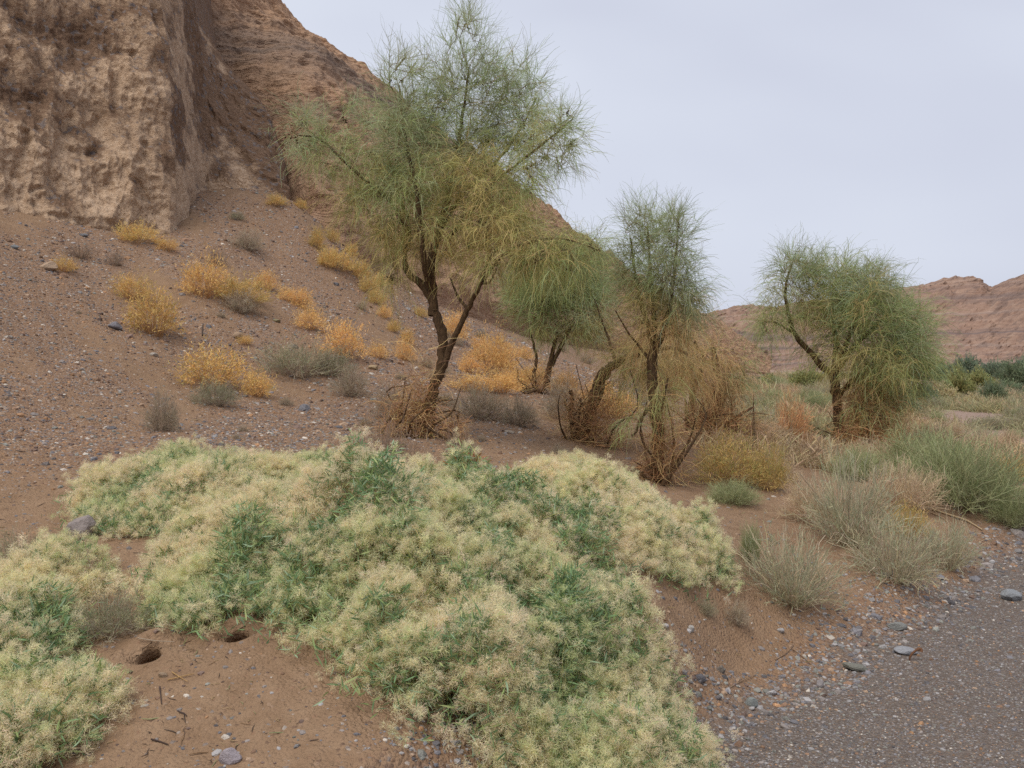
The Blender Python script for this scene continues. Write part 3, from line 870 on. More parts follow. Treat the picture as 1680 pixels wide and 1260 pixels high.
G_BLUE = (0.38, 0.46, 0.27); G_MID = (0.36, 0.43, 0.16); G_OLIVE = (0.49, 0.42, 0.16); TAN = (0.66, 0.48, 0.22)
BRUSH = (0.56, 0.32, 0.15); BRUSH_D = (0.36, 0.21, 0.115); GREY = (0.27, 0.235, 0.18)
PAL = {'top': [G_BLUE, G_MID, G_BLUE, (0.33, 0.30, 0.2)], 'mid': [G_MID, G_BLUE, G_OLIVE, G_MID], 'low': [G_OLIVE, G_MID, TAN, G_OLIVE],
       'dry': [TAN, BRUSH, TAN, G_OLIVE], 'brush': [BRUSH, BRUSH_D, BRUSH_D, TAN], 'green': [G_MID, (0.32, 0.41, 0.16), G_BLUE]}

def make_tree(name, label, base_px, Y, limbs, blobs, brush=(), twig_w=0.0034, seed=1, fruits=0, sides=8, dens=0.36, more=2.4):
    rng = np.random.default_rng(seed)
    base = PT(base_px[0], base_px[1], Y); base[2] = ground_z(base[0], base[1])[0]
    root = thing(name, label, 'tree', base)
    nodes, tang = [], []
    trunk = Bag(); sub = Bag()
    for li, (pts, r0, r1) in enumerate(limbs):
        P = np.array([PT(p[0], p[1], Y + (p[2] if len(p) > 2 else 0)) for p in pts])
        if li == 0: P[0, 2] = min(P[0, 2], ground_z(P[0, 0], P[0, 1])[0] - 0.08)
        P = smooth_path(P, max(8, int(len(pts) * 5)))
        L = len(P); P[1:-1] += rng.normal(0, r0 * 0.10, (L - 2, 3))
        rad = np.linspace(r0, r1, L)
        if li == 0: rad[:3] *= np.array([1.45, 1.25, 1.1])
        v, q = tube(P, rad, sides if r0 > 0.02 else 6, 0.10, rng)
        (trunk if li == 0 else sub).add(v, q, np.array((0.2, 0.2, 0.2)))
        if li == 0: tr = (v, q)
        nodes.append(P); tang.append(np.gradient(P, axis=0))
    obj('trunk', trunk.mesh('trunk', base), M_BARK, root)
    # each limb is a part
    for li, (pts, r0, r1) in enumerate(limbs[1:]):
        b = Bag(); k = sum(len(x) for x in sub.v[:li]); b.add(sub.v[li], sub.q[li] - k, sub.c[li])
        obj('limb', b.mesh('limb', base), M_BARK, root)
    nodes = np.concatenate(nodes[0:1] and nodes); tang = np.concatenate(tang)
    tang /= np.linalg.norm(tang, axis=1)[:, None] + 1e-9
    nodes_w = np.zeros(len(nodes))
    br = Bag(); tw_paths, tw_cols, tw_w, bl_paths = [], [], [], []
    fruit_p = []
    for (bx, by, rx, ry, dy, rd, nb, nt, L, droop, up, pal) in blobs:
        c = PT(bx, by, Y + dy); sx = rx / F * Y; sz = ry / F * Y
        nb = int(nb * more); u = rng.normal(size=(nb, 3)); u /= np.linalg.norm(u, axis=1)[:, None]; u *= rng.uniform(0.15, 1, (nb, 1)) ** 0.45
        T = c + u * np.array([sx, rd, sz])
        d0 = np.array([np.min(np.linalg.norm(nodes - t, axis=1)) for t in T])
        palb = PAL[pal]
        for t in T[np.argsort(d0)]:
            dv = t - nodes; d = np.linalg.norm(dv, axis=1)
            cost = d * (1 + 0.45 * np.maximum(-dv[:, 2], 0) / (d + 1e-6)) - 0.25 * (dv * tang).sum(1)
            k = int(np.argmin(cost)); p0 = nodes[k]; dd = d[k]
            if dd < 0.03: continue
            ctrl = p0 + tang[k] * dd * 0.35 + np.array([0, 0, 0.16 * dd]) + rng.normal(0, 0.06 * dd, 3) + (t - p0) * 0.25
            s = np.linspace(0, 1, 7)[:, None]
            P = (1 - s) ** 2 * p0 + 2 * s * (1 - s) * ctrl + s * s * t
            P[1:-1] += rng.normal(0, 0.012 * dd + 0.004, (5, 3))
            v, q = tube(P, np.linspace(0.0035 + 0.006 * min(dd, 1.2), 0.0018, 7), 3, 0, rng)
            br.add(v, q, np.array((0.33, 0.24, 0.14)) * rng.uniform(0.6, 1.25))
            nodes = np.concatenate([nodes, P[1:]]); tg = np.gradient(P, axis=0); tg /= np.linalg.norm(tg, axis=1)[:, None] + 1e-9
            tang = np.concatenate([tang, tg[1:]])
            # branchlets, then twigs along them
            n1 = max(3, int(nt * dens * rng.uniform(0.6, 1.4) / 5))
            ss = rng.uniform(0.10, 1.0, n1) ** 0.9
            ks = ss * 6; k0 = np.minimum(ks.astype(int), 5); fr = (ks - k0)[:, None]
            st = P[k0] * (1 - fr) + P[k0 + 1] * fr
            bd = tg[k0] * 0.8 + rng.normal(0, 0.55, (n1, 3)) + np.array([0, 0, up * 0.8]); bd /= np.linalg.norm(bd, axis=1)[:, None]
            bl = L * rng.uniform(0.3, 0.85, n1)
            bq = bd + rng.normal(0, 0.25, (n1, 3)) - np.array([0, 0, droop * 0.7])
            BP = np.stack([st, st + bd * (bl * 0.5)[:, None], st + (bd + 0.0 * bq) * (bl * 0.5)[:, None] + bq / np.linalg.norm(bq, axis=1)[:, None] * (bl * 0.5)[:, None]], 1)
            bl_paths.append(BP); 
            per = 6; n = n1 * per; kk = np.repeat(np.arange(n1), per); u1 = rng.uniform(0.1, 1.0, n)[:, None]
            A, B_, C_ = BP[kk, 0], BP[kk, 1], BP[kk, 2]
            st = np.where(u1 < 0.5, A + (B_ - A) * u1 * 2, B_ + (C_ - B_) * (u1 * 2 - 1))
            dirv = (C_ - A) / (np.linalg.norm(C_ - A, axis=1)[:, None] + 1e-9) * 0.8 + rng.normal(0, 0.42, (n, 3)) + np.array([0, 0, up * 0.5])
            dirv /= np.linalg.norm(dirv, axis=1)[:, None]
            ln = L * (0.8 if droop < 0.2 else 0.62) * rng.uniform(0.35, 1.35, n); S = 5
            path = np.empty((n, S, 3)); path[:, 0] = st
            for j in range(1, S):
                path[:, j] = path[:, j - 1] + dirv * (ln / (S - 1))[:, None]
                dirv = dirv + np.array([0, 0, -droop * 0.9]) + rng.normal(0, 0.17, (n, 3)); dirv /= np.linalg.norm(dirv, axis=1)[:, None]
            mainc = cols_from(palb, 1, rng, 0.1)[0]
            cc = 0.55 * mainc + 0.45 * cols_from(palb, n, rng)
            tw_paths.append(path); tw_cols.append(cc); tw_w.append(np.full(n, twig_w) * rng.uniform(0.7, 1.2, n))
            if fruits and rng.uniform() < fruits: fruit_p.append(P[rng.integers(3, 7)] + rng.normal(0, 0.02, (int(rng.integers(3, 9)), 3)))
    v, q, c = ribbons(np.concatenate(bl_paths), twig_w * 1.3, twig_w * 0.8, cols_from([(0.42, 0.34, 0.18), (0.34, 0.32, 0.16)], sum(len(x) for x in bl_paths), rng), rng)
    br.add(v, q, c)
    obj('branches', br.mesh('branches', base), M_DRY, root)['kind'] = 'stuff'
    v, q, c = ribbons(np.concatenate(tw_paths), np.concatenate(tw_w), np.concatenate(tw_w) * 0.45, np.concatenate(tw_cols), rng)
    o = obj('crown', mesh_np('crown', v - base, q, col=c), M_TWIG, root); o['kind'] = 'stuff'
    if fruit_p:
        fp = np.concatenate(fruit_p); vv, qq = [], []
        b = Bag()
        for p in fp:
            e = rng.normal(size=3) * 0.006; v, q = tube(np.array([p - e, p, p + e]), [0.003, rng.uniform(0.006, 0.011), 0.003], 5)
            b.add(v, q, np.array((0.10, 0.06, 0.035)))
        obj('dry_galls', b.mesh('dry_galls', base), M_DRY, root)['kind'] = 'stuff'
    for (bx, by, wpx, hpx, dy, n, pal) in brush:
        for _ in range(5):
            b0 = PT(bx + rng.normal(0, wpx * 0.16), by, Y + dy + rng.normal(0, 0.08)); b0[2] = ground_z(b0[0], b0[1])[0] - 0.03
            ln = hpx / F * Y * rng.uniform(0.5, 1.0); dd = np.array([rng.normal(0, 0.55), rng.normal(0, 0.4), 1.0])
            pp = np.array([b0, b0 + dd * ln * 0.3, b0 + dd * ln * 0.6 + rng.normal(0, 0.07, 3), b0 + dd * ln * 0.8 + rng.normal(0, 0.16, 3)])
            pp = smooth_path(pp, 9); v, q = tube(pp, np.linspace(rng.uniform(0.010, 0.022), 0.004, 9), 5, 0.12, rng)
            obj('dead_stem', mesh_np('dead_stem', v - base, q, col=np.array((0.1, 0.07, 0.05))), M_BARK, root)
        q0 = PT(bx, by, Y + dy); q0[2] = ground_z(q0[0], q0[1])[0] - 0.02 if by > base_px[1] - 60 else q0[2]
        pa, co = brush_paths(q0, wpx / F * Y / 2, hpx / F * Y, n, PAL[pal], rng)
        v, q, c = ribbons(pa, 0.0042, 0.002, co, rng)
        o = obj('dry_brush', mesh_np('dry_brush', v - base, q, col=c), M_DRY, root); o['kind'] = 'stuff'
    return root

def brush_paths(q0, w, h, n, pal, rng):
    """a tangle of fine dry twigs fanning up and out from the foot of a tree"""
    S = 6
    hh = np.abs(rng.normal(0, h * 0.36, n)); nar = 1 - 0.55 * np.clip(hh / h, 0, 1)
    st = q0 + np.stack([rng.normal(0, w * 0.40, n) * nar, rng.normal(0, w * 0.34, n) * nar, hh], -1)
    d = np.stack([rng.normal(0, 0.6, n) + (st[:, 0] - q0[0]) / w * 0.5, rng.normal(0, 0.6, n), rng.uniform(-0.2, 1.0, n)], -1)
    d /= np.linalg.norm(d, axis=1)[:, None]
    ln = np.minimum(h, 0.75) * rng.uniform(0.2, 0.65, n)
    path = np.empty((n, S, 3)); path[:, 0] = st
    for j in range(1, S):
        path[:, j] = path[:, j - 1] + d * (ln / (S - 1))[:, None]
        d = d + rng.normal(0, 0.36, (n, 3)) + np.array([0, 0, -0.10]); d /= np.linalg.norm(d, axis=1)[:, None]
    return path, cols_from(pal, n, rng, 0.22)

# blob: px, py, rx, ry, depth offset, depth radius, branches, twigs per branch, twig length, droop, up, palette
make_tree('saxaul_tree', 'tallest saxaul tree with forked dark trunk and wide feathery green crown on the slope', (688, 728), 9.6,
 [([(686, 735), (696, 690), (714, 635), (727, 585), (723, 540), (713, 512)], 0.058, 0.044),
  ([(713, 512, 0), (706, 488, 0.05), (690, 466, 0.1), (669, 447, 0.15), (664, 420, 0.2), (672, 385, 0.3), (662, 340, 0.4), (645, 300, 0.5)], 0.042, 0.010),
  ([(711, 518, 0), (710, 480, 0), (706, 448, -0.1), (711, 415, -0.1), (719, 380, 0), (735, 325, 0), (750, 250, 0.1), (762, 170, 0.1), (770, 110, 0.1)], 0.05, 0.008),
  ([(708, 480, 0), (697, 440, -0.2), (690, 380, -0.3), (682, 310, -0.3), (664, 220, -0.2), (655, 140, -0.2)], 0.032, 0.008),
  ([(722, 618, 0), (737, 575, -0.05), (757, 530, -0.15), (771, 500, -0.2), (786, 470, -0.3), (797, 440, -0.35), (815, 405, -0.4)], 0.036, 0.014),
  ([(786, 470, -0.3), (826, 418, -0.4), (868, 398, -0.5), (925, 392, -0.55), (985, 412, -0.6)], 0.018, 0.006),
  ([(719, 380, 0), (762, 315, 0.3), (815, 265, 0.5), (855, 210, 0.6), (880, 160, 0.6)], 0.028, 0.007),
  ([(735, 395, 0), (800, 310, -0.2), (858, 262, -0.4), (905, 225, -0.5), (940, 195, -0.5)], 0.024, 0.007),
  ([(672, 385, 0.3), (640, 330, 0.2), (598, 295, 0.0), (562, 262, 0), (525, 228, 0), (490, 222, 0)], 0.024, 0.007),
  ([(768, 508, -0.2), (752, 488, 0.0), (744, 470, 0.1), (738, 455, 0.15)], 0.02, 0.006),
  ([(790, 465, -0.3), (804, 462, -0.45), (815, 440, -0.5)], 0.014, 0.006)],
 [(768, 95, 42, 78, 0.1, 0.35, 26, 62, 0.30, 0.05, 0.75, 'top'), (800, 150, 55, 50, 0.2, 0.4, 26, 62, 0.30, 0.10, 0.45, 'top'),
  (660, 135, 36, 50, -0.2, 0.35, 17, 50, 0.28, 0.05, 0.65, 'top'), (665, 210, 46, 55, -0.1, 0.5, 34, 80, 0.32, 0.16, 0.2, 'top'), (715, 150, 42, 55, 0.1, 0.4, 22, 60, 0.30, 0.08, 0.5, 'top'), (855, 165, 45, 45, 0.4, 0.4, 18, 60, 0.30, 0.12, 0.4, 'top'), (790, 235, 55, 45, 0.2, 0.5, 22, 70, 0.32, 0.2, 0.1, 'mid'),
  (740, 215, 60, 70, 0.1, 0.6, 34, 75, 0.32, 0.16, 0.2, 'top'), (850, 130, 35, 50, 0.6, 0.3, 12, 40, 0.28, 0.05, 0.5, 'top'),
  (835, 215, 62, 50, 0.4, 0.5, 34, 80, 0.34, 0.26, 0.1, 'top'), (900, 235, 48, 50, -0.4, 0.4, 26, 62, 0.36, 0.3, 0.1, 'mid'), (925, 205, 22, 30, -0.5, 0.2, 10, 30, 0.28, 0.1, 0.3, 'top'),
  (500, 222, 42, 28, 0, 0.3, 17, 60, 0.36, 0.24, 0.15, 'top'), (545, 255, 42, 32, 0.1, 0.3, 15, 60, 0.40, 0.34, 0.0, 'mid'), (590, 205, 36, 30, 0.1, 0.3, 7, 34, 0.3, 0.1, 0.4, 'top'),
  (615, 290, 45, 45, 0.1, 0.5, 28, 75, 0.40, 0.34, 0.0, 'mid'), (575, 335, 36, 26, 0.1, 0.3, 10, 52, 0.36, 0.4, -0.1, 'low'),
  (690, 305, 75, 50, 0, 0.7, 46, 80, 0.40, 0.34, 0.0, 'mid'), (790, 305, 70, 50, 0, 0.7, 46, 80, 0.40, 0.34, 0.0, 'low'), (860, 295, 38, 40, -0.4, 0.4, 18, 60, 0.36, 0.34, 0.0, 'mid'),
  (660, 375, 50, 32, 0.2, 0.5, 26, 70, 0.40, 0.42, -0.1, 'low'), (745, 380, 70, 28, -0.1, 0.6, 30, 72, 0.36, 0.42, -0.1, 'low'), (830, 375, 55, 32, -0.3, 0.5, 32, 76, 0.40, 0.42, -0.1, 'low'),
  (880, 408, 55, 22, -0.5, 0.35, 26, 66, 0.40, 0.42, -0.1, 'low'), (950, 410, 36, 16, -0.55, 0.3, 14, 52, 0.40, 0.42, -0.1, 'mid'),
  (645, 435, 20, 36, 0.2, 0.3, 8, 46, 0.46, 0.5, -0.3, 'low'), (700, 410, 50, 24, 0.1, 0.5, 12, 60, 0.42, 0.5, -0.3, 'low'), (900, 430, 60, 22, -0.5, 0.35, 16, 60, 0.46, 0.5, -0.3, 'mid'), (800, 440, 26, 26, -0.4, 0.3, 9, 46, 0.45, 0.5, -0.3, 'low')],
 [(690, 742, 62, 160, -0.05, 850, 'brush'), (650, 752, 80, 90, 0, 320, 'brush'), (745, 750, 60, 55, -0.2, 420, 'brush')], seed=3, fruits=0.07, sides=10, dens=0.30)

make_tree('saxaul_tree', 'small dense green saxaul tree half hidden behind the big tree, orange bushes at its foot', (895, 650), 14.6,
 [([(893, 655), (898, 620), (905, 585), (915, 545)], 0.06, 0.02), ([(885, 652, 0.1), (876, 620, 0.1), (880, 585, 0.2), (868, 540, 0.3)], 0.035, 0.012),
  ([(905, 600), (922, 565), (942, 525, -0.2), (955, 490)], 0.035, 0.012), ([(897, 645, 0), (880, 640, -0.2), (865, 645, -0.3), (852, 640, -0.3)], 0.03, 0.012)],
 [(905, 470, 58, 52, 0, 0.6, 52, 110, 0.45, 0.14, 0.25, 'green'), (950, 475, 42, 50, 0, 0.5, 34, 100, 0.45, 0.16, 0.2, 'green'), (866, 490, 28, 50, 0.2, 0.4, 20, 90, 0.45, 0.2, 0.15, 'mid'),
  (920, 540, 56, 26, 0, 0.5, 16, 80, 0.42, 0.3, 0, 'mid'), (965, 530, 28, 30, 0, 0.4, 14, 80, 0.5, 0.45, -0.1, 'low'), (975, 430, 22, 30, 0, 0.4, 10, 60, 0.5, 0.3, 0.2, 'green')],
 [(890, 652, 80, 60, -0.1, 300, 'brush')], twig_w=0.0048, seed=9)

make_tree('saxaul_tree', 'saxaul with arching bent trunk and curtain of olive twigs, orange brush at foot', (955, 722), 11.0,
 [([(950, 725), (962, 690), (975, 652), (985, 625), (996, 606)], 0.085, 0.06), ([(996, 606), (1018, 592), (1045, 582, -0.1), (1080, 572, -0.2), (1108, 572, -0.3), (1128, 582, -0.3)], 0.05, 0.015),
  ([(945, 722, 0.1), (938, 690, 0.1), (938, 655, 0.1), (936, 640, 0.1)], 0.045, 0.02), ([(1010, 596), (1000, 560, 0.2), (985, 520, 0.2), (975, 490, 0.2)], 0.02, 0.006)],
 [(1025, 592, 34, 12, 0, 0.2, 12, 50, 0.5, 0.5, -0.2, 'low'), (1070, 582, 45, 14, -0.2, 0.25, 22, 60, 0.62, 0.5, -0.2, 'dry'), (1115, 595, 28, 20, -0.3, 0.25, 18, 60, 0.6, 0.5, -0.2, 'dry'),
  (1060, 610, 36, 14, -0.1, 0.25, 8, 50, 0.6, 0.5, -0.3, 'mid'), (985, 530, 30, 40, 0.2, 0.3, 6, 20, 0.35, 0.2, 0.2, 'top')],
 [(980, 735, 120, 135, -0.1, 1500, 'brush'), (940, 735, 45, 110, 0, 300, 'brush')], twig_w=0.0038, seed=14, dens=0.28)

make_tree('saxaul_tree', 'slender upright saxaul with wispy narrow crown against the sky between two bent saxauls', (1085, 795), 9.3,
 [([(1080, 800), (1080, 740), (1078, 697), (1073, 650), (1070, 615), (1072, 575)], 0.07, 0.045),
  ([(1072, 575), (1064, 540), (1052, 500, 0.1), (1042, 450, 0.1), (1034, 390, 0.1)], 0.03, 0.008), ([(1072, 575), (1074, 540), (1070, 490), (1066, 430), (1062, 370)], 0.03, 0.008),
  ([(1072, 580), (1088, 545, -0.1), (1100, 490, -0.2), (1108, 430, -0.2), (1112, 375, -0.2)], 0.03, 0.008), ([(1076, 660), (1062, 672, -0.1), (1050, 690, -0.15), (1044, 708, -0.2), (1036, 715, -0.2)], 0.024, 0.008),
  ([(1080, 690), (1090, 650, -0.1), (1096, 620, -0.1)], 0.02, 0.008), ([(1072, 600), (1050, 570, 0.1), (1030, 545, 0.1), (1010, 510, 0.1)], 0.016, 0.005)],
 [(1062, 385, 40, 36, 0.1, 0.35, 26, 62, 0.28, 0.08, 0.6, 'top'), (1110, 385, 22, 36, -0.2, 0.25, 16, 56, 0.28, 0.08, 0.55, 'top'), (1045, 440, 34, 40, 0.1, 0.3, 24, 70, 0.34, 0.28, 0.1, 'top'),
  (1100, 440, 36, 40, -0.2, 0.3, 28, 74, 0.36, 0.34, 0.1, 'top'), (1130, 490, 24, 32, -0.2, 0.25, 15, 60, 0.4, 0.4, 0, 'top'), (1075, 495, 42, 36, 0, 0.3, 22, 66, 0.36, 0.4, 0, 'low'),
  (1060, 545, 36, 26, 0, 0.3, 10, 50, 0.36, 0.45, -0.1, 'dry'), (1110, 535, 32, 28, -0.1, 0.3, 14, 56, 0.4, 0.45, -0.1, 'dry'), (1040, 690, 18, 18, -0.2, 0.15, 5, 40, 0.3, 0.5, -0.3, 'mid'), (1088, 650, 20, 40, -0.1, 0.2, 10, 40, 0.4, 0.5, -0.3, 'low')],
 [(1088, 798, 60, 190, -0.1, 800, 'brush'), (1060, 785, 80, 40, 0.1, 350, 'brush')], twig_w=0.0032, seed=21)

make_tree('saxaul_tree', 'nearly dead saxaul with twisted dark stems and rusty orange twigs', (1170, 724), 12.2,
 [([(1165, 728), (1160, 705), (1172, 675), (1186, 650), (1184, 625), (1176, 606), (1170, 570)], 0.075, 0.03), ([(1150, 725), (1135, 690), (1138, 640), (1150, 612), (1154, 590, 0.1), (1140, 560, 0.1)], 0.055, 0.018),
  ([(1175, 715), (1195, 694, -0.1), (1215, 680, -0.2), (1236, 668, -0.2)], 0.035, 0.012), ([(1158, 700), (1150, 675), (1163, 655), (1180, 660)], 0.03, 0.012), ([(1128, 710), (1126, 680), (1124, 655)], 0.03, 0.012)],
 [(1148, 580, 36, 34, 0, 0.3, 15, 46, 0.45, 0.4, -0.1, 'dry'), (1186, 600, 26, 34, 0, 0.3, 12, 44, 0.45, 0.4, -0.2, 'brush'), (1135, 520, 26, 34, 0.1, 0.3, 9, 34, 0.4, 0.25, 0.2, 'dry'),
  (1140, 630, 26, 36, 0, 0.3, 16, 56, 0.5, 0.5, -0.2, 'brush'), (1190, 640, 20, 36, -0.1, 0.3, 14, 50, 0.45, 0.5, -0.2, 'brush'), (1216, 600, 12, 30, 0, 0.2, 6, 40, 0.5, 0.5, -0.3, 'mid')],
 [(1170, 730, 130, 120, -0.1, 1300, 'brush'), (1225, 715, 80, 80, -0.2, 500, 'brush')], twig_w=0.0040, seed=33, dens=0.15)

make_tree('saxaul_tree', 'broad rounded saxaul standing alone at right in front of the layered mountains', (1375, 737), 14.6,
 [([(1374, 742), (1376, 700), (1375, 665), (1369, 630), (1368, 607)], 0.085, 0.06), ([(1369, 612), (1350, 602), (1326, 574), (1304, 548), (1294, 515), (1288, 475), (1300, 430)], 0.055, 0.01),
  ([(1368, 607), (1372, 565, 0.1), (1364, 500, 0.2), (1372, 450, 0.2)], 0.055, 0.012), ([(1370, 610), (1402, 568, -0.2), (1440, 532, -0.3), (1470, 500, -0.3)], 0.055, 0.012),
  ([(1374, 650), (1398, 625, -0.3), (1438, 596, -0.5), (1485, 592, -0.5)], 0.045, 0.012), ([(1300, 545), (1275, 530, -0.1), (1255, 528, -0.1)], 0.02, 0.007), ([(1368, 607), (1390, 560, -0.4), (1410, 500, -0.5), (1415, 465, -0.5)], 0.045, 0.01)],
 [(1306, 440, 30, 36, 0, 0.4, 24, 64, 0.4, 0.16, 0.45, 'top'), (1350, 460, 45, 34, 0.2, 0.5, 36, 90, 0.5, 0.26, 0.25, 'mid'), (1410, 470, 46, 30, -0.3, 0.6, 36, 95, 0.5, 0.26, 0.25, 'top'),
  (1285, 490, 26, 36, 0, 0.4, 16, 60, 0.5, 0.4, 0, 'mid'), (1264, 532, 24, 12, -0.1, 0.25, 14, 66, 0.55, 0.5, -0.1, 'mid'), (1345, 515, 50, 36, 0.1, 0.6, 28, 100, 0.5, 0.25, 0.1, 'low'),
  (1420, 520, 66, 46, -0.3, 0.8, 60, 120, 0.5, 0.2, 0.15, 'green'), (1485, 545, 36, 44, -0.3, 0.6, 34, 100, 0.5, 0.24, 0.1, 'green'), (1455, 590, 55, 30, -0.4, 0.6, 24, 100, 0.6, 0.46, -0.1, 'mid'),
  (1400, 590, 46, 30, -0.3, 0.7, 22, 80, 0.55, 0.42, -0.1, 'low'), (1345, 575, 24, 24, 0.1, 0.4, 9, 70, 0.55, 0.48, -0.2, 'mid'), (1440, 660, 50, 26, -0.5, 0.3, 18, 80, 0.5, 0.5, -0.2, 'mid'), (1500, 610, 22, 36, -0.4, 0.3, 12, 80, 0.5, 0.45, -0.1, 'green'), (1425, 500, 22, 34, -0.9, 0.2, 7, 70, 0.45, 0.3, 0.1, 'low'), (1475, 600, 18, 40, -0.9, 0.2, 6, 70, 0.45, 0.4, -0.1, 'low'), (1432, 650, 46, 36, -0.3, 0.4, 26, 90, 0.5, 0.45, -0.2, 'brush'), (1450, 612, 40, 24, -0.4, 0.4, 14, 80, 0.5, 0.4, -0.1, 'green'), (1500, 590, 30, 40, -0.3, 0.4, 18, 80, 0.55, 0.45, -0.1, 'mid')],
 [(1430, 738, 130, 150, -0.4, 3400, 'brush'), (1395, 742, 50, 90, 0.1, 350, 'brush')], twig_w=0.0048, seed=41, dens=0.24)

# ---- shrubs
def bush_parts(seed, w, h, n_stem, n_bit, bit_len, bit_w, pal, stem_col, tmin=0.45, up=0.4, jit=0.03, stem_w=0.004, spread=0.15, bend=0.35, weights=None, droop=0.12):
    pal = np.minimum(np.array(pal) * 1.4, 0.85); stem_col = tuple(np.minimum(np.array(stem_col) * 1.35, 0.8))
    rng = np.random.default_rng(seed); S = 6
    a = rng.uniform(0, 2 * math.pi, n_stem); rr = np.sqrt(rng.uniform(0, 1, n_stem))
    st = np.stack([np.cos(a) * rr * w * 0.12, np.sin(a) * rr * w * 0.12, np.full(n_stem, -0.02)], -1)
    el = np.arccos(rng.uniform(0.0, 1.0, n_stem) ** 0.8)
    lob = 1 + 0.38 * pnoise(np.stack([np.cos(a) * 1.7, np.sin(a) * 1.7, el * 1.5 + seed * 7.1], -1)) + rng.normal(0, 0.13, n_stem)
    en = np.stack([np.cos(a) * np.sin(el) * w * 0.5 * lob, np.sin(a) * np.sin(el) * w * 0.5 * lob, np.maximum(np.cos(el) * h * lob, 0.04 * h)], -1)
    ct = st + (en - st) * 0.5 + np.stack([np.zeros(n_stem), np.zeros(n_stem), np.full(n_stem, bend * h * 0.5)], -1) * (np.sin(el))[:, None]
    s = np.linspace(0, 1, S)[None, :, None]
    P = (1 - s) ** 2 * st[:, None] + 2 * s * (1 - s) * ct[:, None] + s * s * en[:, None]
    P[:, 1:] += rng.normal(0, 0.012 * w, (n_stem, S - 1, 3))
    v, q, c = ribbons(P, stem_w, stem_w * 0.5, cols_from([stem_col], n_stem, rng, 0.2), rng)
    m1 = mesh_np('stems', v, q, col=c)
    k = rng.integers(0, n_stem, n_bit); t = rng.uniform(tmin, 1, n_bit) ** 0.7 * (S - 1); k0 = np.minimum(t.astype(int), S - 2); fr = (t - k0)[:, None]
    b0 = P[k, k0] * (1 - fr) + P[k, k0 + 1] * fr + rng.normal(0, jit, (n_bit, 3)); b0[:, 2] = np.maximum(b0[:, 2], 0.005)
    d = (P[k, k0 + 1] - P[k, k0]); d /= np.linalg.norm(d, axis=1)[:, None] + 1e-9
    d = d * 0.7 + rng.normal(0, 0.6, (n_bit, 3)) + np.array([0, 0, up]); d /= np.linalg.norm(d, axis=1)[:, None]
    ln = bit_len * rng.uniform(0.5, 1.4, n_bit)
    p2 = b0 + d * (ln * 0.5)[:, None]; d2 = d + rng.normal(0, 0.25, (n_bit, 3)) - np.array([0, 0, droop]); d2 /= np.linalg.norm(d2, axis=1)[:, None]
    B = np.stack([b0, p2, p2 + d2 * (ln * 0.5)[:, None]], 1)
    mc = cols_from(pal, n_stem, rng, 0.08, weights)
    v, q, c = ribbons(B, bit_w, bit_w * 0.5, 0.6 * mc[k] + 0.4 * cols_from(pal, n_bit, rng, 0.15, weights), rng)
    m2 = mesh_np('foliage', v, q, col=c)
    m1.materials.append(M_DRY); m2.materials.append(M_TWIG)
    return m1, m2

def bush_from(parts, name, label, cat, loc, rz, scale, group=None):
    t = thing(name, label, cat, loc, rz, group); t.scale = scale
    for nm, me in zip(('stems', 'foliage'), parts):
        o = bpy.data.objects.new(nm, me); link(o, t); o['kind'] = 'stuff'
    return t

def put_bush(parts, w0, h0, cx, by, wpx, hpx, name, label, cat, group=None, rng=random, sink=0.01):
    q = at(cx, by); s = wpx / F * q[1] / w0; sz = hpx / F * q[1] / h0
    q = np.array([q[0], q[1] + 0.3 * s * w0 * 0.5, 0]); q[2] = ground_z(q[0], q[1])[0] - sink
    return bush_from(parts, name, label, cat, q, rng.uniform(0, 6.28), (s, s, sz), group)

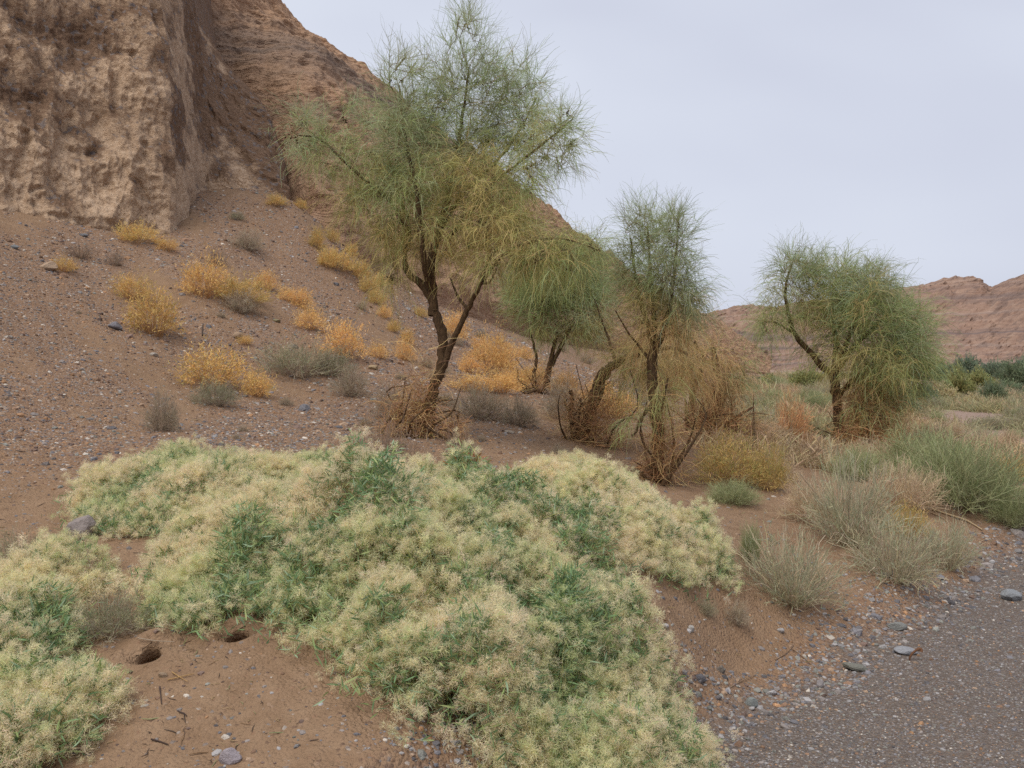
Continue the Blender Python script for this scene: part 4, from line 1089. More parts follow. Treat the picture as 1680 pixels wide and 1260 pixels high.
OR1, OR2, OR3, OR4 = (0.58, 0.35, 0.125), (0.63, 0.41, 0.175), (0.53, 0.365, 0.14), (0.40, 0.315, 0.12)
orange = [bush_parts(100 + k, 0.8, 0.6, 190, 2100, 0.042, 0.010, [[OR1, OR2, OR3], [OR1, OR2, OR2, OR1], [OR3, OR1, OR4]][k % 3], (0.34, 0.20, 0.09), 0.35, 0.3, 0.035) for k in range(6)]
ochre = [bush_parts(120 + k, 0.8, 0.5, 120, 2600, 0.05, 0.009, [OR3, OR4, OR4, OR1], (0.30, 0.2, 0.1), 0.3, 0.4, 0.035) for k in range(3)]
OB = [ # cx, base y, w, h, set, label (None: shares the group label)
 (248, 552, 92, 85, 2, 'large orange bush, lower and bigger of the touching pair below the pale cliff'),
 (212, 492, 62, 46, 2, 'orange bush above and touching the large orange bush below the pale cliff'),
 (330, 488, 74, 72, 0, 'tall orange bush with dark dead twigs on its top, below the cliff corner'),
 (392, 500, 96, 46, 5, 'low yellowish bush mixed with grey twigs, right of the tall orange bush'),
 (434, 475, 42, 34, 1, 'small round orange bush alone above the chain of bushes on the slope'),
 (470, 494, 30, 26, 0, 'smallest bush at the top of the orange chain running down the slope'),
 (494, 506, 38, 36, 1, 'rounded second bush in the orange chain running down the slope'),
 (507, 542, 50, 40, 0, 'orange bush just above the brightest round orange bush'),
 (560, 590, 72, 68, 1, 'brightest round orange bush, behind the long grey green shrub'),
 (620, 588, 34, 28, 0, 'small orange bush between the brightest round bush and the big trunk'),
 (663, 592, 36, 40, 1, 'orange bush close to the left of the big tree trunk'),
 (630, 522, 26, 24, 0, 'tiny orange bush higher on the slope left of the big tree trunk'),
 (668, 562, 24, 26, 2, 'small orange bush just above the one beside the big trunk'),
 (342, 640, 112, 80, 2, 'wide airy orange bush in the middle of the left slope with grey base'),
 (420, 652, 56, 46, 2, 'sparse orange bush right of the wide airy orange bush'),
 (224, 400, 64, 34, 5, 'ochre bush growing against the foot of the pale cliff'),
 (272, 412, 36, 22, 0, 'small orange bush at the lower corner of the pale cliff'),
 (102, 446, 40, 28, 2, 'faint orange bush beside the pale tan boulder'),
 (746, 560, 48, 52, 1, 'orange bush seen between the two stems of the big tree'),
 (812, 620, 56, 78, 1, 'tall orange bush right of the big tree trunk under hanging twigs'),
 (848, 640, 50, 44, 0, 'orange bush at the foot of the small dense tree, left side'),
 (775, 642, 90, 30, 0, 'low wide orange bush right behind the big tree trunk'),
 (860, 590, 32, 24, 1, 'small orange bush above the small dense tree foot'),
 (1008, 684, 84, 48, 0, 'orange bush framed by the arching bent saxaul'),
 (952, 668, 40, 36, 0, 'orange bush between the small dense tree and the arching saxaul'),
 (930, 640, 40, 34, 1, 'orange bush right behind the small dense tree stems'),
 (790, 592, 44, 46, 1, 'orange bush in the drift right of the trunk, upper left of it'), (832, 606, 46, 50, 1, 'orange bush in the drift right of the trunk, upper right of it'), (822, 646, 70, 40, 0, 'orange bush in the drift right of the trunk, lowest of it'),
 (768, 612, 36, 34, 1, 'orange bush in the drift right of the trunk, nearest the trunk'), (880, 632, 50, 40, 0, 'orange bush in the drift right of the trunk, under the small dense tree'), (985, 650, 44, 34, 1, 'orange bush seen through the stems left of the arching saxaul'), (520, 410, 30, 38, 4, None), (556, 445, 52, 40, 5, None), (590, 458, 44, 32, 4, None), (545, 398, 26, 22, 3, None), (604, 482, 40, 30, 4, None), (452, 340, 34, 20, 5, None), (492, 342, 24, 16, 4, None), (622, 470, 30, 22, 3, None), (575, 420, 26, 22, 4, None),
 (535, 440, 36, 30, 3, None), (618, 500, 34, 26, 4, None), (400, 566, 26, 18, 2, 'tiny orange tuft beside the tan block on the slope'), (690, 520, 22, 18, 5, None), (645, 545, 24, 20, 3, None)]
for k, (cx, by, w, h, st, lab) in enumerate(OB):
    parts = orange[(st + 3 * (k % 2)) % 6] if st < 3 else ochre[st - 3]
    put_bush(parts, 0.8, 0.6 if st < 3 else 0.5, cx, by, w * 1.1, h * 1.0, 'orange_bush', lab or 'small ochre bush in the strip along the foot of the brown hill', 'bush', 'autumn coloured bushes on the slope' if lab else 'ochre bushes along the hill foot')

GG1, GG2, GG3 = (0.20, 0.20, 0.115), (0.26, 0.25, 0.15), (0.31, 0.25, 0.16)
greyp = [bush_parts(140 + k, 0.9, 0.45, 260, 1800, 0.09, 0.0055, [GG1, GG2, GREY] if k < 2 else [GREY, (0.3, 0.24, 0.18), GG3], (0.24, 0.19, 0.14), 0.3, 0.5, 0.02, 0.005) for k in range(4)]
sage = [bush_parts(150 + k, 1.0, 0.6, 300, 1700, 0.09, 0.0055, [(0.25, 0.27, 0.17), (0.30, 0.29, 0.19), (0.38, 0.31, 0.21), (0.23, 0.25, 0.16)], (0.36, 0.31, 0.21), 0.25, 0.8, 0.02, 0.0075) for k in range(3)]
broom = [bush_parts(160 + k, 1.0, 0.6, 380, 3600, 0.19, 0.005, [(0.25, 0.275, 0.14), (0.215, 0.24, 0.11), (0.31, 0.31, 0.17)], (0.26, 0.24, 0.15), 0.2, 0.8, 0.02, 0.005) for k in range(2)]
goldp = [bush_parts(170, 0.9, 0.6, 260, 4200, 0.05, 0.006, [OR4, (0.45, 0.30, 0.10), (0.22, 0.24, 0.08), OR3], (0.30, 0.2, 0.1), 0.3, 0.5, 0.03)]
strawp = [bush_parts(180 + k, 0.9, 0.5, 420, 2400, 0.11, 0.0045, [(0.48, 0.37, 0.25), (0.40, 0.30, 0.2), (0.36, 0.30, 0.19)], (0.42, 0.32, 0.22), 0.2, 0.7, 0.02, 0.005) for k in range(2)]
deadp = [bush_parts(190 + k, 0.7, 0.35, 150, 700, 0.08, 0.004, [(0.20, 0.14, 0.10), (0.26, 0.2, 0.15)], (0.18, 0.13, 0.095), 0.3, 0.3, 0.02, 0.005) for k in range(2)]
rustp = [bush_parts(195, 0.8, 0.6, 220, 1900, 0.09, 0.006, [BRUSH_D, BRUSH, (0.34, 0.2, 0.1)], (0.26, 0.15, 0.08), 0.2, 0.5, 0.02, 0.006)]
SB = [
 (greyp[0], 0.9, 0.45, 485, 622, 130, 56, 'grey green low shrub stretched on the slope under the brightest orange bush', 'shrub'),
 (greyp[1], 0.9, 0.45, 545, 618, 80, 42, 'grey green shrub forming the right half of the low shrub pair on the slope', 'shrub'),
 (greyp[2], 0.9, 0.45, 574, 652, 70, 44, 'brownish grey shrub just below the low grey green pair', 'shrub'),
 (greyp[1], 0.9, 0.45, 350, 666, 84, 40, 'grey green shrub under the wide airy orange bush', 'shrub'),
 (greyp[3], 0.9, 0.45, 392, 515, 80, 36, 'grey twiggy shrub under the low yellowish bush', 'shrub'),
 (greyp[3], 0.9, 0.45, 405, 412, 60, 32, 'grey twiggy shrub on the scree right of the pale cliff foot', 'shrub'),
 (greyp[0], 0.9, 0.45, 388, 362, 26, 14, 'small green tuft on the scree under the cliff recess', 'shrub'),
 (greyp[3], 0.9, 0.45, 262, 708, 66, 62, 'small dry grey shrub with dark base on open gravel, left slope', 'shrub'),
 (deadp[0], 0.7, 0.35, 128, 424, 56, 24, 'dark dead shrub below the foot of the pale cliff', 'shrub'),
 (deadp[1], 0.7, 0.35, 186, 436, 36, 24, 'dark broken dead twigs left of a hollow below the cliff', 'shrub'),
 (deadp[0], 0.7, 0.35, 356, 436, 40, 30, 'dark dead twigs crowning the tall orange bush below the cliff corner', 'shrub'),
 (greyp[2], 0.9, 0.45, 790, 690, 110, 52, 'grey brown shrub right of the big tree foot', 'shrub'),
 (greyp[3], 0.9, 0.45, 850, 700, 80, 44, 'grey twiggy shrub farther right of the big tree foot', 'shrub'),
 (greyp[3], 0.9, 0.45, 640, 690, 70, 56, 'greyish shrub left of the big tree foot', 'shrub'),
 (deadp[1], 0.7, 0.35, 670, 800, 90, 90, 'dark dead brush behind the flowering bush below the big tree', 'shrub'),
 (deadp[0], 0.7, 0.35, 615, 775, 90, 90, 'dark dead brush at the lower left of the big tree foot', 'shrub'),
 (deadp[0], 0.7, 0.35, 752, 762, 60, 66, 'rusty dead shrub with a dark base right of the big tree foot', 'shrub'),
 (greyp[2], 0.9, 0.45, 930, 690, 90, 60, 'grey brown shrub at the foot of the small dense tree', 'shrub'),
 (goldp[0], 0.9, 0.6, 1200, 800, 130, 82, 'golden flowering bush in front of the nearly dead saxaul', 'bush'),
 (goldp[0], 0.9, 0.6, 1262, 806, 84, 78, 'brownish gold bush right of the golden flowering bush', 'bush'),
 (broom[1], 1.0, 0.6, 1205, 828, 90, 34, 'dark green low bush under the golden flowering bush', 'bush'),
 (strawp[0], 0.9, 0.5, 1330, 860, 96, 70, 'straw coloured dry bush left of the big sage bush', 'bush'),
 (sage[0], 1.0, 0.6, 1402, 900, 170, 148, 'big pale sage green bush of upright stems above the bank', 'bush'),
 (strawp[1], 0.9, 0.5, 1490, 838, 130, 76, 'straw coloured twiggy bush between sage bush and green broom', 'bush'),
 (goldp[0], 0.9, 0.6, 1492, 884, 84, 54, 'golden orange bush at the right of the big sage bush', 'bush'),
 (sage[1], 1.0, 0.6, 1478, 962, 170, 98, 'sage bush with fanned bare twigs at the edge of the road bank', 'bush'),
 (sage[2], 1.0, 0.6, 1560, 940, 110, 74, 'low pale bush at the right end of the road bank', 'bush'),
 (sage[2], 1.0, 0.6, 1310, 1005, 200, 106, 'sage bush nearest the road, on the sandy bank', 'bush'),
 (broom[0], 1.0, 0.6, 1232, 925, 34, 56, 'small upright dark green sprig on the sand', 'bush'),
 (broom[0], 1.0, 0.6, 1600, 842, 200, 100, 'long green broom bush at the right edge above the bank', 'bush'),
 (broom[1], 1.0, 0.6, 1530, 790, 170, 66, 'green broom bush behind the straw coloured twiggy bush', 'bush'),
 (broom[0], 1.0, 0.6, 1668, 870, 90, 60, 'green broom bush cut off by the right border', 'bush'),
 (greyp[2], 0.9, 0.45, 1210, 1030, 50, 36, 'tiny brown and green shrub on the sand left of the road', 'shrub'),
 (greyp[1], 0.9, 0.45, 1160, 1012, 36, 26, 'tiny green tuft on sand beside the bush hollow', 'shrub'),
 (strawp[0], 0.9, 0.5, 1660, 735, 44, 30, 'round straw coloured tuft near the right border', 'shrub'),
 (rustp[0], 0.8, 0.6, 1302, 738, 76, 90, 'rusty brown bush between the nearly dead and the rounded saxaul', 'bush'),
 (strawp[1], 0.9, 0.5, 1250, 735, 90, 50, 'dry tan bush right of the nearly dead saxaul', 'bush'),
 (deadp[1], 0.7, 0.35, 1345, 760, 90, 30, 'heap of bare dead twigs at the foot of the rounded saxaul', 'shrub'),
 (strawp[0], 0.9, 0.5, 1440, 768, 90, 44, 'straw coloured bush at the foot of the rounded saxaul', 'bush'),
 (goldp[0], 0.9, 0.6, 1662, 790, 60, 40, 'orange tinted bush behind the long green broom bush', 'bush'),
 (deadp[0], 0.7, 0.35, 95, 985, 150, 70, 'dark brown dead plant behind the left flowering bush', 'shrub'),
 (greyp[0], 0.9, 0.45, 30, 950, 110, 70, 'grey green grassy shrub at the left border behind the flowering bush', 'shrub'),
 (greyp[1], 0.9, 0.45, 180, 1050, 140, 70, 'thin grey leafy sprigs leaning towards the nearer burrow', 'shrub'),
 (strawp[1], 0.9, 0.5, 1275, 790, 70, 50, 'dry straw bush right of the brownish gold bush', 'bush'),
 (broom[1], 1.0, 0.6, 1420, 790, 110, 44, 'green bush between rounded saxaul foot and big sage bush', 'bush'),
]
for it in SB:
    put_bush(*it[:7], {'shrub': 'desert_shrub', 'bush': 'desert_bush'}[it[8]], it[7], it[8])

# plain at right: tussocks
rng = np.random.default_rng(77)
def tz(px, py):
    a = 'left of the rounded saxaul' if px < 1340 else 'behind the rounded saxaul' if px < 1450 else 'right of the rounded saxaul' if px < 1560 else 'by the right border'
    return a + (', far back' if py < 652 else ', midway' if py < 685 else ', near')
pools = [(greyp[0], 0.9, 0.45, 'grey green'), (sage[1], 1.0, 0.6, 'pale sage green'), (strawp[0], 0.9, 0.5, 'straw coloured'), (broom[1], 1.0, 0.6, 'dull green')]
n = 0
while n < 135:
    px = rng.uniform(1180, 1690); py = 632 + 130 * rng.uniform(0, 1) ** 1.7
    if px < 1330 and py > 700: continue
    if py > 715 and px < 1480: continue
    if 1470 < px < 1640 and 672 < py < 700 and rng.uniform() < 0.75: continue
    k = rng.choice(4, p=[0.4, 0.28, 0.12, 0.20]); P_, w0, h0, word = pools[k]
    w = rng.uniform(26, 64) * (0.55 + (py - 632) / 130 * 0.9)
    put_bush(P_, w0, h0, px, py, w, w * rng.uniform(0.35, 0.5), 'tussock', '%s %s tussock on the flat ground %s' % ('small' if w < 38 else 'larger', word, tz(px, py)), 'tussock', '%s %s tussocks %s' % ('small' if w < 38 else 'larger', word, tz(px, py))); n += 1
# sparse tufts on slope
def sz_(px, py):
    a = 'near the left border' if px < 200 else 'left of the big tree' if px < 640 else 'right of the big tree'
    return a + (', high up' if py < 530 else ', halfway up' if py < 640 else ', low down')
for k in range(40):
    px = rng.uniform(0, 980); py = rng.uniform(420, 760)
    if rng.uniform() < 0.45: px, py = rng.uniform(640, 1000), rng.uniform(540, 720)
    w = rng.uniform(14, 34) * (0.6 + (py - 400) / 500)
    put_bush(greyp[2 + k % 2], 0.9, 0.45, px, py, w, w * 0.5, 'dry_tuft', 'small dry grey tuft on the gravel slope %s' % sz_(px, py), 'tuft', 'dry tufts on the slope %s' % sz_(px, py))

# continuous low scrub and dry grass on the flat
def grass_cover():
    rng = np.random.default_rng(88)
    tufts = []
    for kk in range(6):
        pal = [[(0.40, 0.34, 0.18), (0.33, 0.30, 0.16)], [(0.50, 0.38, 0.23), (0.42, 0.31, 0.19)], [(0.34, 0.32, 0.18), (0.38, 0.35, 0.20)]][kk % 3]
        n = 60; a = rng.uniform(0, 6.28, n); el = rng.uniform(0.1, 1.1, n)
        b = np.stack([rng.normal(0, 0.06, n), rng.normal(0, 0.06, n), np.full(n, -0.01)], -1)
        d = np.stack([np.cos(a) * np.sin(el), np.sin(a) * np.sin(el), np.cos(el)], -1)
        ln = rng.uniform(0.08, 0.24, n)[:, None]
        P = np.stack([b, b + d * ln * 0.55, b + d * ln - np.array([0, 0, 0.03])], 1)
        v, q, c = ribbons(P, 0.008, 0.003, cols_from(pal, n, rng, 0.15), rng)
        tufts.append(mesh_np('tuft', v, q, col=c))
    coll = proto_coll('tuft_proto', tufts, M_DRY)
    N = 9000
    th = np.arctan((rng.uniform(1150, 1720, N) - 840) / F); r = np.exp(rng.uniform(math.log(11.5), math.log(110), N))
    x, y = r * np.sin(th), r * np.cos(th); z = ground_z(x, y)
    n = fbm(xy3(x, y), 3.5, 3, seed=91.0) + 0.6 * fbm(xy3(x, y), 0.9, 2, seed=92.0)
    k = (z < 0.95) & (road_edge_s(x, y) < -1.0) & (rng.uniform(0, 1, N) < sstep(-0.15, 0.45, n)) & ~((r > 17) & (r < 30) & (x > 8.0) & (x < 12.5) & (rng.uniform(0, 1, N) < 0.7))
    x, y, z, r, n = x[k], y[k], z[k], r[k], n[k]
    idx = np.where(fbm(xy3(x, y), 5.0, 2, seed=95.0) > 0.12, rng.choice([1, 4], len(x)), rng.choice([0, 2, 3, 5, 1], len(x)))
    scl = rng.uniform(0.6, 1.4, len(x)) * (0.75 + 0.03 * r)
    rot = np.stack([rng.normal(0, .15, len(x)), rng.normal(0, .15, len(x)), rng.uniform(0, 6.28, len(x))], -1)
    scatter('dry_grass', np.stack([x, y, z], -1), rot, np.stack([scl * 1.4, scl * 1.4, scl], -1), idx, coll)
grass_cover()

# distant bushes and trees by the river
farp = [bush_parts(200 + k, 3.2, 2.4, 160, 3000, 0.36, 0.09, [[(0.22, 0.22, 0.085), (0.18, 0.20, 0.085), (0.27, 0.25, 0.1)], [(0.11, 0.135, 0.085), (0.14, 0.165, 0.10), (0.10, 0.13, 0.095)], [(0.12, 0.15, 0.09), (0.15, 0.18, 0.10)], [(0.36, 0.30, 0.17), (0.30, 0.25, 0.12)]][k], (0.2, 0.16, 0.1), 0.2, 0.3, 0.12, 0.02) for k in range(4)]
def fz(px):
    return 'left of the rounded saxaul' if px < 1260 else 'behind the rounded saxaul' if px < 1500 else 'just right of the rounded saxaul' if px < 1590 else 'towards the right border'
FARB = [(1512, 668, 60, 40, 2, 'dull green bush touching the right side of the rounded saxaul crown'), (1672, 640, 60, 46, 2, 'tall green bush at the right border in front of the mountains'), (1610, 642, 54, 34, 0, 'yellowish bush behind the bright yellow green bush'),
 (1575, 660, 58, 52, 0, 'bright yellow green bush in the middle distance at right'), (1632, 664, 44, 40, 2, 'green rounded bush right of the bright yellow green bush'),
 (1545, 664, 66, 34, 3, 'tan grassy bush left of the bright yellow green bush'), (1325, 640, 50, 36, 0, 'yellow green bush behind the rounded saxaul, left of its trunk'),
 (1265, 632, 44, 18, 0, 'yellow green bush far off between the two saxauls'), (1545, 626, 34, 26, 2, 'green tree far off left of the dark tree row'),
 (1480, 680, 60, 34, 2, 'green bush at the right of the rounded saxaul'), (1660, 650, 40, 26, 2, 'green bush far right in the middle distance'), (1600, 668, 40, 22, 3, 'tan grassy bush below the bright yellow green bush')]
for cx, by, w, h, k, lab in FARB:
    put_bush(farp[k], 3.2, 2.4, cx, by, w, h, 'river_bush', lab, 'bush', sink=0.1)
for k in range(46):
    px = 1180 + 510 * ((k + rng.uniform(0, 1)) / 46); by = rng.uniform(617, 624)
    w = rng.uniform(20, 42); put_bush(farp[1 if rng.uniform() < 0.7 else 2], 3.2, 2.4, px, by, w, w * rng.uniform(0.45, 0.7) * (1.6 if px > 1480 else 0.6), 'river_tree', 'dark green tree in the distant row under the mountains, %s' % fz(px), 'tree', 'distant trees, %s' % fz(px), sink=0.3)

# ---------------------------------------------------------------- flowering clematis mass
def head_mesh(seed, col, n=72, r=0.0245):
    """a fluffy seed head: feathery hairs that start away from the middle and curl"""
    rng = np.random.default_rng(seed)
    d = rng.normal(size=(n, 3)); d[:, 2] = d[:, 2] * 0.9 + 0.2; d /= np.linalg.norm(d, axis=1)[:, None]
    a = r * rng.uniform(0.15, 0.85, n); ln = r * rng.uniform(0.4, 0.8, n)
    d2 = d * 0.45 + rng.normal(0, 0.6, (n, 3)); d2 /= np.linalg.norm(d2, axis=1)[:, None]
    d3 = d2 + rng.normal(0, 0.6, (n, 3)); d3 /= np.linalg.norm(d3, axis=1)[:, None]
    p0 = d * a[:, None]; p1 = p0 + d2 * (ln * 0.55)[:, None]
    p = np.stack([p0, p1, p1 + d3 * (ln * 0.45)[:, None]], 1)
    v, q, c = ribbons(p, 0.0011, 0.0008, cols_from([col], n, rng, 0.10), rng)
    return mesh_np('seed_head', v, q, col=c)
HEADC = [(0.86, 0.765, 0.525), (0.82, 0.76, 0.485), (0.88, 0.765, 0.545), (0.75, 0.735, 0.435), (0.64, 0.67, 0.355), (0.81, 0.705, 0.465)]
HEADS = [head_mesh(300 + k, HEADC[k % 6]) for k in range(9)]
def leaf_mesh(seed, col, L=0.046, w=0.0062):
    rng = np.random.default_rng(seed)
    t = np.array([0, 0.3, 0.65, 1.0]); ww = np.array([0.35, 1.0, 0.8, 0.05]) * w / 2
    bend = rng.uniform(-0.5, 0.9); x = np.cumsum([0, .3, .35, .35]) * L; z = -bend * L * 0.35 * t ** 2; y = rng.uniform(-0.2, 0.2) * L * t ** 2
    c = np.stack([z, y, x], -1)                       # leaf grows along +Z
    v = np.concatenate([c + np.array([0.0, 1, 0]) * ww[:, None], c - np.array([0.25 * w / 2, 0, 0]), c - np.array([0.0, 1, 0]) * ww[:, None]])
    q = [[i, i + 1, 4 + i + 1, 4 + i] for i in range(3)] + [[4 + i, 4 + i + 1, 8 + i + 1, 8 + i] for i in range(3)]
    return mesh_np('leaf', v, np.array(q), col=np.array(col))
LEAFC = [(0.18, 0.29, 0.135), (0.22, 0.335, 0.155), (0.30, 0.40, 0.25), (0.27, 0.35, 0.135), (0.37, 0.42, 0.18), (0.135, 0.215, 0.10)]
LEAVES = [leaf_mesh(330 + k, LEAFC[k % 6], rng.uniform(0.038, 0.056)) for k in range(12)]
LEAVES += [leaf_mesh(350 + k, c, 0.036, 0.010) for k, c in enumerate([(0.50, 0.24, 0.09), (0.42, 0.17, 0.07)])]
HC = proto_coll('head_proto', HEADS, M_FLUFF)
LC = proto_coll('leaf_proto', LEAVES, M_LEAF)

GREEN = [(480, 975, .30), (880, 905, .33), (950, 755, .35), (900, 1150, .42), (720, 800, .22), (500, 790, .25), (1090, 880, .25), (1000, 1010, .22), (320, 790, .34), (230, 830, .24), (200, 880, .2), (540, 770, .3), (960, 960, .2), (40, 1090, .24), (70, 1180, .2), (430, 1000, .25), (980, 1060, .18), (590, 985, .16), (780, 955, .12)]
_gp = np.array([[*at(px, py)[:2], r] for px, py, r in GREEN])
_rust = [(*at(px, py)[:2], r) for px, py, r in ((800, 872, 0.17), (480, 840, 0.14), (700, 830, 0.08))]
def head_share(x, y):
    g = np.zeros_like(x)
    for gx, gy, r in _rust: g = np.maximum(g, 0.8 * np.exp(-((x - gx) ** 2 + (y - gy) ** 2) / r ** 2))
    for gx, gy, r in _gp: g = np.maximum(g, np.exp(-(((x - gx) / r) ** 2 + ((y - gy - 0.1) / (r * 1.2)) ** 2) * 1.2))
    n = fbm(xy3(x, y), 0.38, 3, seed=50.0)
    return np.clip(0.63 - 0.80 * g + 1.0 * n + 0.9 * fbm(xy3(x, y), 0.13, 2, seed=54.0), 0.03, 0.95)

PLANTS = [ # cx px, cy px, Y, radius x, radius y, height, label
 (300, 800, 6.15, 0.62, 0.62, 0.20, 'flowering bush at the left end of the mass, beside the pale pinkish rock'),
 (530, 790, 6.6, 0.50, 0.45, 0.20, 'flowering bush at the back left, just below the dead brush of the big tree'),
 (430, 950, 4.88, 0.46, 0.76, 0.32, 'dark green leafy flowering bush overhanging the farther burrow'),
 (640, 940, 4.85, 0.55, 0.95, 0.48, 'palest flowering bush, a thick cream mass of seed heads in the middle'),
 (760, 800, 6.15, 0.58, 0.56, 0.22, 'flowering bush with rusty leaves at the back centre below the big tree'),
 (960, 770, 7.20, 0.52, 0.52, 0.18, 'greenest flowering bush at the back by the arching saxaul'),
 (840, 900, 5.35, 0.55, 0.75, 0.42, 'flowering bush with a green hollow in the centre of the mass'),
 (1005, 860, 6.00, 0.50, 0.56, 0.27, 'flowering bush at the right of the mass above the sandy hollow'),
 (1110, 880, 6.25, 0.34, 0.42, 0.24, 'small green flowering bush at the right end of the mass'),
 (720, 1040, 4.15, 0.42, 0.65, 0.44, 'flowering bush hanging over the bare sand at the front'),
 (900, 1060, 4.40, 0.55, 0.62, 0.40, 'flowering bush at front right with a sandy bank beside it'),
 (880, 1190, 3.85, 0.48, 0.45, 0.40, 'front flowering bush with a dark green leafy centre at the bottom edge'),
 (1030, 1210, 4.05, 0.33, 0.36, 0.34, 'cream flowering bush reaching the gravel road at the bottom'),
 (0, 1090, 3.95, 0.30, 0.42, 0.26, 'separate flowering bush at the lower left beside the nearer burrow'),
 (30, 1205, 3.45, 0.27, 0.32, 0.22, 'separate flowering bush filling the lower left corner'),
 (60, 960, 4.60, 0.28, 0.34, 0.18, 'thin flowering bush at the left border behind the lower left bush')]

def bush_top(x, y, cx, cy, rx, ry, h, ph):
    dx, dy = (x - cx) / rx, (y - cy) / ry
    lobe = 1 + 0.24 * pnoise(xy3(x * 2.3, y * 2.3, ph)) + 0.17 * pnoise(xy3(x * 6.0, y * 6.0, ph + 3))
    rho = np.hypot(dx, dy) / lobe
    t = np.clip(1.02 - rho ** 2.4, 0.02, 1) ** 0.5
    return h * t * (0.76 + 1.05 * fbm(xy3(x, y), 0.42, 3, seed=60.0) + 0.50 * fbm(xy3(x, y), 0.19, 2, seed=63.0)), rho

def clematis(i, px, py, Y, rx, ry, h, label):
    rng = np.random.default_rng(400 + i)
    cx, cy = (px - 840) / F * Y, Y
    base = np.array([cx, cy, ground_z(cx, cy)[0]])
    root = thing('clematis_bush', label, 'bush', base, group=None)
    area = rx * ry * math.pi
    N = int(8500 * area)
    def sample(n):
        a = rng.uniform(0, 2 * math.pi, n); r = np.sqrt(rng.uniform(0, 1.5, n))
        x, y = cx + np.cos(a) * r * rx, cy + np.sin(a) * r * ry
        t, rho = bush_top(x, y, cx, cy, rx, ry, h, i * 1.7)
        k = (rho < 1.03) | ((rho < 1.3) & (rng.uniform(0, 1, n) < 0.10)); t = np.where(rho > 1.0, rng.uniform(0.015, 0.09, n) * (h / 0.3), t)
        x, y, t, rho = x[k], y[k], t[k], rho[k]
        e = 0.03; tx = (bush_top(x + e, y, cx, cy, rx, ry, h, i * 1.7)[0] - t) / e; ty = (bush_top(x, y + e, cx, cy, rx, ry, h, i * 1.7)[0] - t) / e
        nrm = np.stack([-np.clip(tx, -3, 3), -np.clip(ty, -3, 3), np.ones_like(x)], -1); nrm /= np.linalg.norm(nrm, axis=1)[:, None]
        return x, y, ground_z(x, y), t, nrm, rho
    # flower heads: loose clusters on the outer shell
    x, y, g, t, nrm, rho = sample(int(N / 2.2))
    hs = head_share(x, y)
    k = rng.uniform(0, 1, len(x)) < hs * (0.45 + 0.55 * sstep(1.0, 0.75, rho))
    x, y, g, t, nrm, hs, rho = x[k], y[k], g[k], t[k], nrm[k], hs[k], rho[k]
    cl_dep = rng.normal(0.0, 0.028, len(x)) - 0.006
    cl_tone = fbm(xy3(x, y), 0.5, 3, seed=71.0) * 1.3 + rng.normal(0, 0.22, len(x))
    rp = rng.integers(3, 14, len(x)); kk = np.repeat(np.arange(len(x)), rp)
    x, y, g, t, nrm, hs = x[kk], y[kk], g[kk], t[kk], nrm[kk], hs[kk]
    off = rng.normal(0, 0.06, (len(x), 3)); off -= nrm * (off * nrm).sum(1)[:, None] * 0.68
    dep = cl_dep[kk] + (off ** 2).sum(1) * 2.0 + rng.normal(0, 0.012, len(kk))
    hp = np.stack([x, y, g + t], -1) - nrm * dep[:, None] + off
    x, y = hp[:, 0], hp[:, 1]
    # sides: hang down where the shell is steep
    hp[:, 2] = np.maximum(hp[:, 2], g + 0.02)
    steep = nrm[:, 2] < 0.75
    hp[steep, 2] -= rng.uniform(0, 0.6, steep.sum()) * (hp[steep, 2] - g[steep] - 0.05)
    tone = cl_tone[kk] + rng.normal(0, 0.12, len(x))
    idx = np.where(tone > 0.15, rng.choice([0, 2, 6, 8, 5], len(x)), np.where(tone > -0.25, rng.choice([1, 7, 5, 0], len(x)), rng.choice([3, 4, 1], len(x))))
    rot = euler_from_z(nrm + rng.normal(0, 0.3, nrm.shape), rng)
    scl = rng.uniform(0.5, 1.3, len(x))
    near = np.argsort(np.linalg.norm(hp - np.array([0, 0, CAMZ]), axis=1) + rng.uniform(0, 0.8, len(x)))[:45]
    keep = np.ones(len(x), bool); keep[near] = False
    scatter('seed_heads', hp[keep], rot[keep], scl[keep], idx[keep], HC, root, base)
    for j in near:
        o = bpy.data.objects.new('seed_head', HEADS[idx[j]]); link(o, root); o.location = hp[j] - base; o.rotation_euler = rot[j]; o.scale = (scl[j],) * 3
    # leaves deeper, showing through where heads are few
    x, y, g, t, nrm, rho = sample(int(N * 2.6))
    hs = head_share(x, y)
    dep = np.abs(rng.normal(0, 0.07, len(x))) + 0.018 * hs - 0.032
    k = rng.uniform(0, 1, len(x)) < 1.0 - 0.30 * hs
    lp = np.stack([x, y, g + t], -1) - nrm * dep[:, None]
    k &= lp[:, 2] > g + 0.01
    lp, nrm, dep = lp[k], nrm[k], dep[k]
    dirv = nrm * 0.5 + rng.normal(0, 0.75, nrm.shape)
    rot = euler_from_z(dirv, rng); scl = rng.uniform(0.7, 1.3, len(lp)); idx = rng.integers(0, 12, len(lp))
    for sx, sy, sr in _rust:
        dd = np.hypot(lp[:, 0] - sx, lp[:, 1] - sy) / sr
        idx = np.where(rng.uniform(0, 1, len(lp)) < 0.8 * np.exp(-dd * dd * 1.5), rng.integers(12, 14, len(lp)), idx)
    near = np.argsort(np.linalg.norm(lp - np.array([0, 0, CAMZ]), axis=1) + dep * 8 + rng.uniform(0, 0.8, len(lp)))[:30]
    keep = np.ones(len(lp), bool); keep[near] = False
    scatter('leaves', lp[keep], rot[keep], scl[keep], idx[keep], LC, root, base)
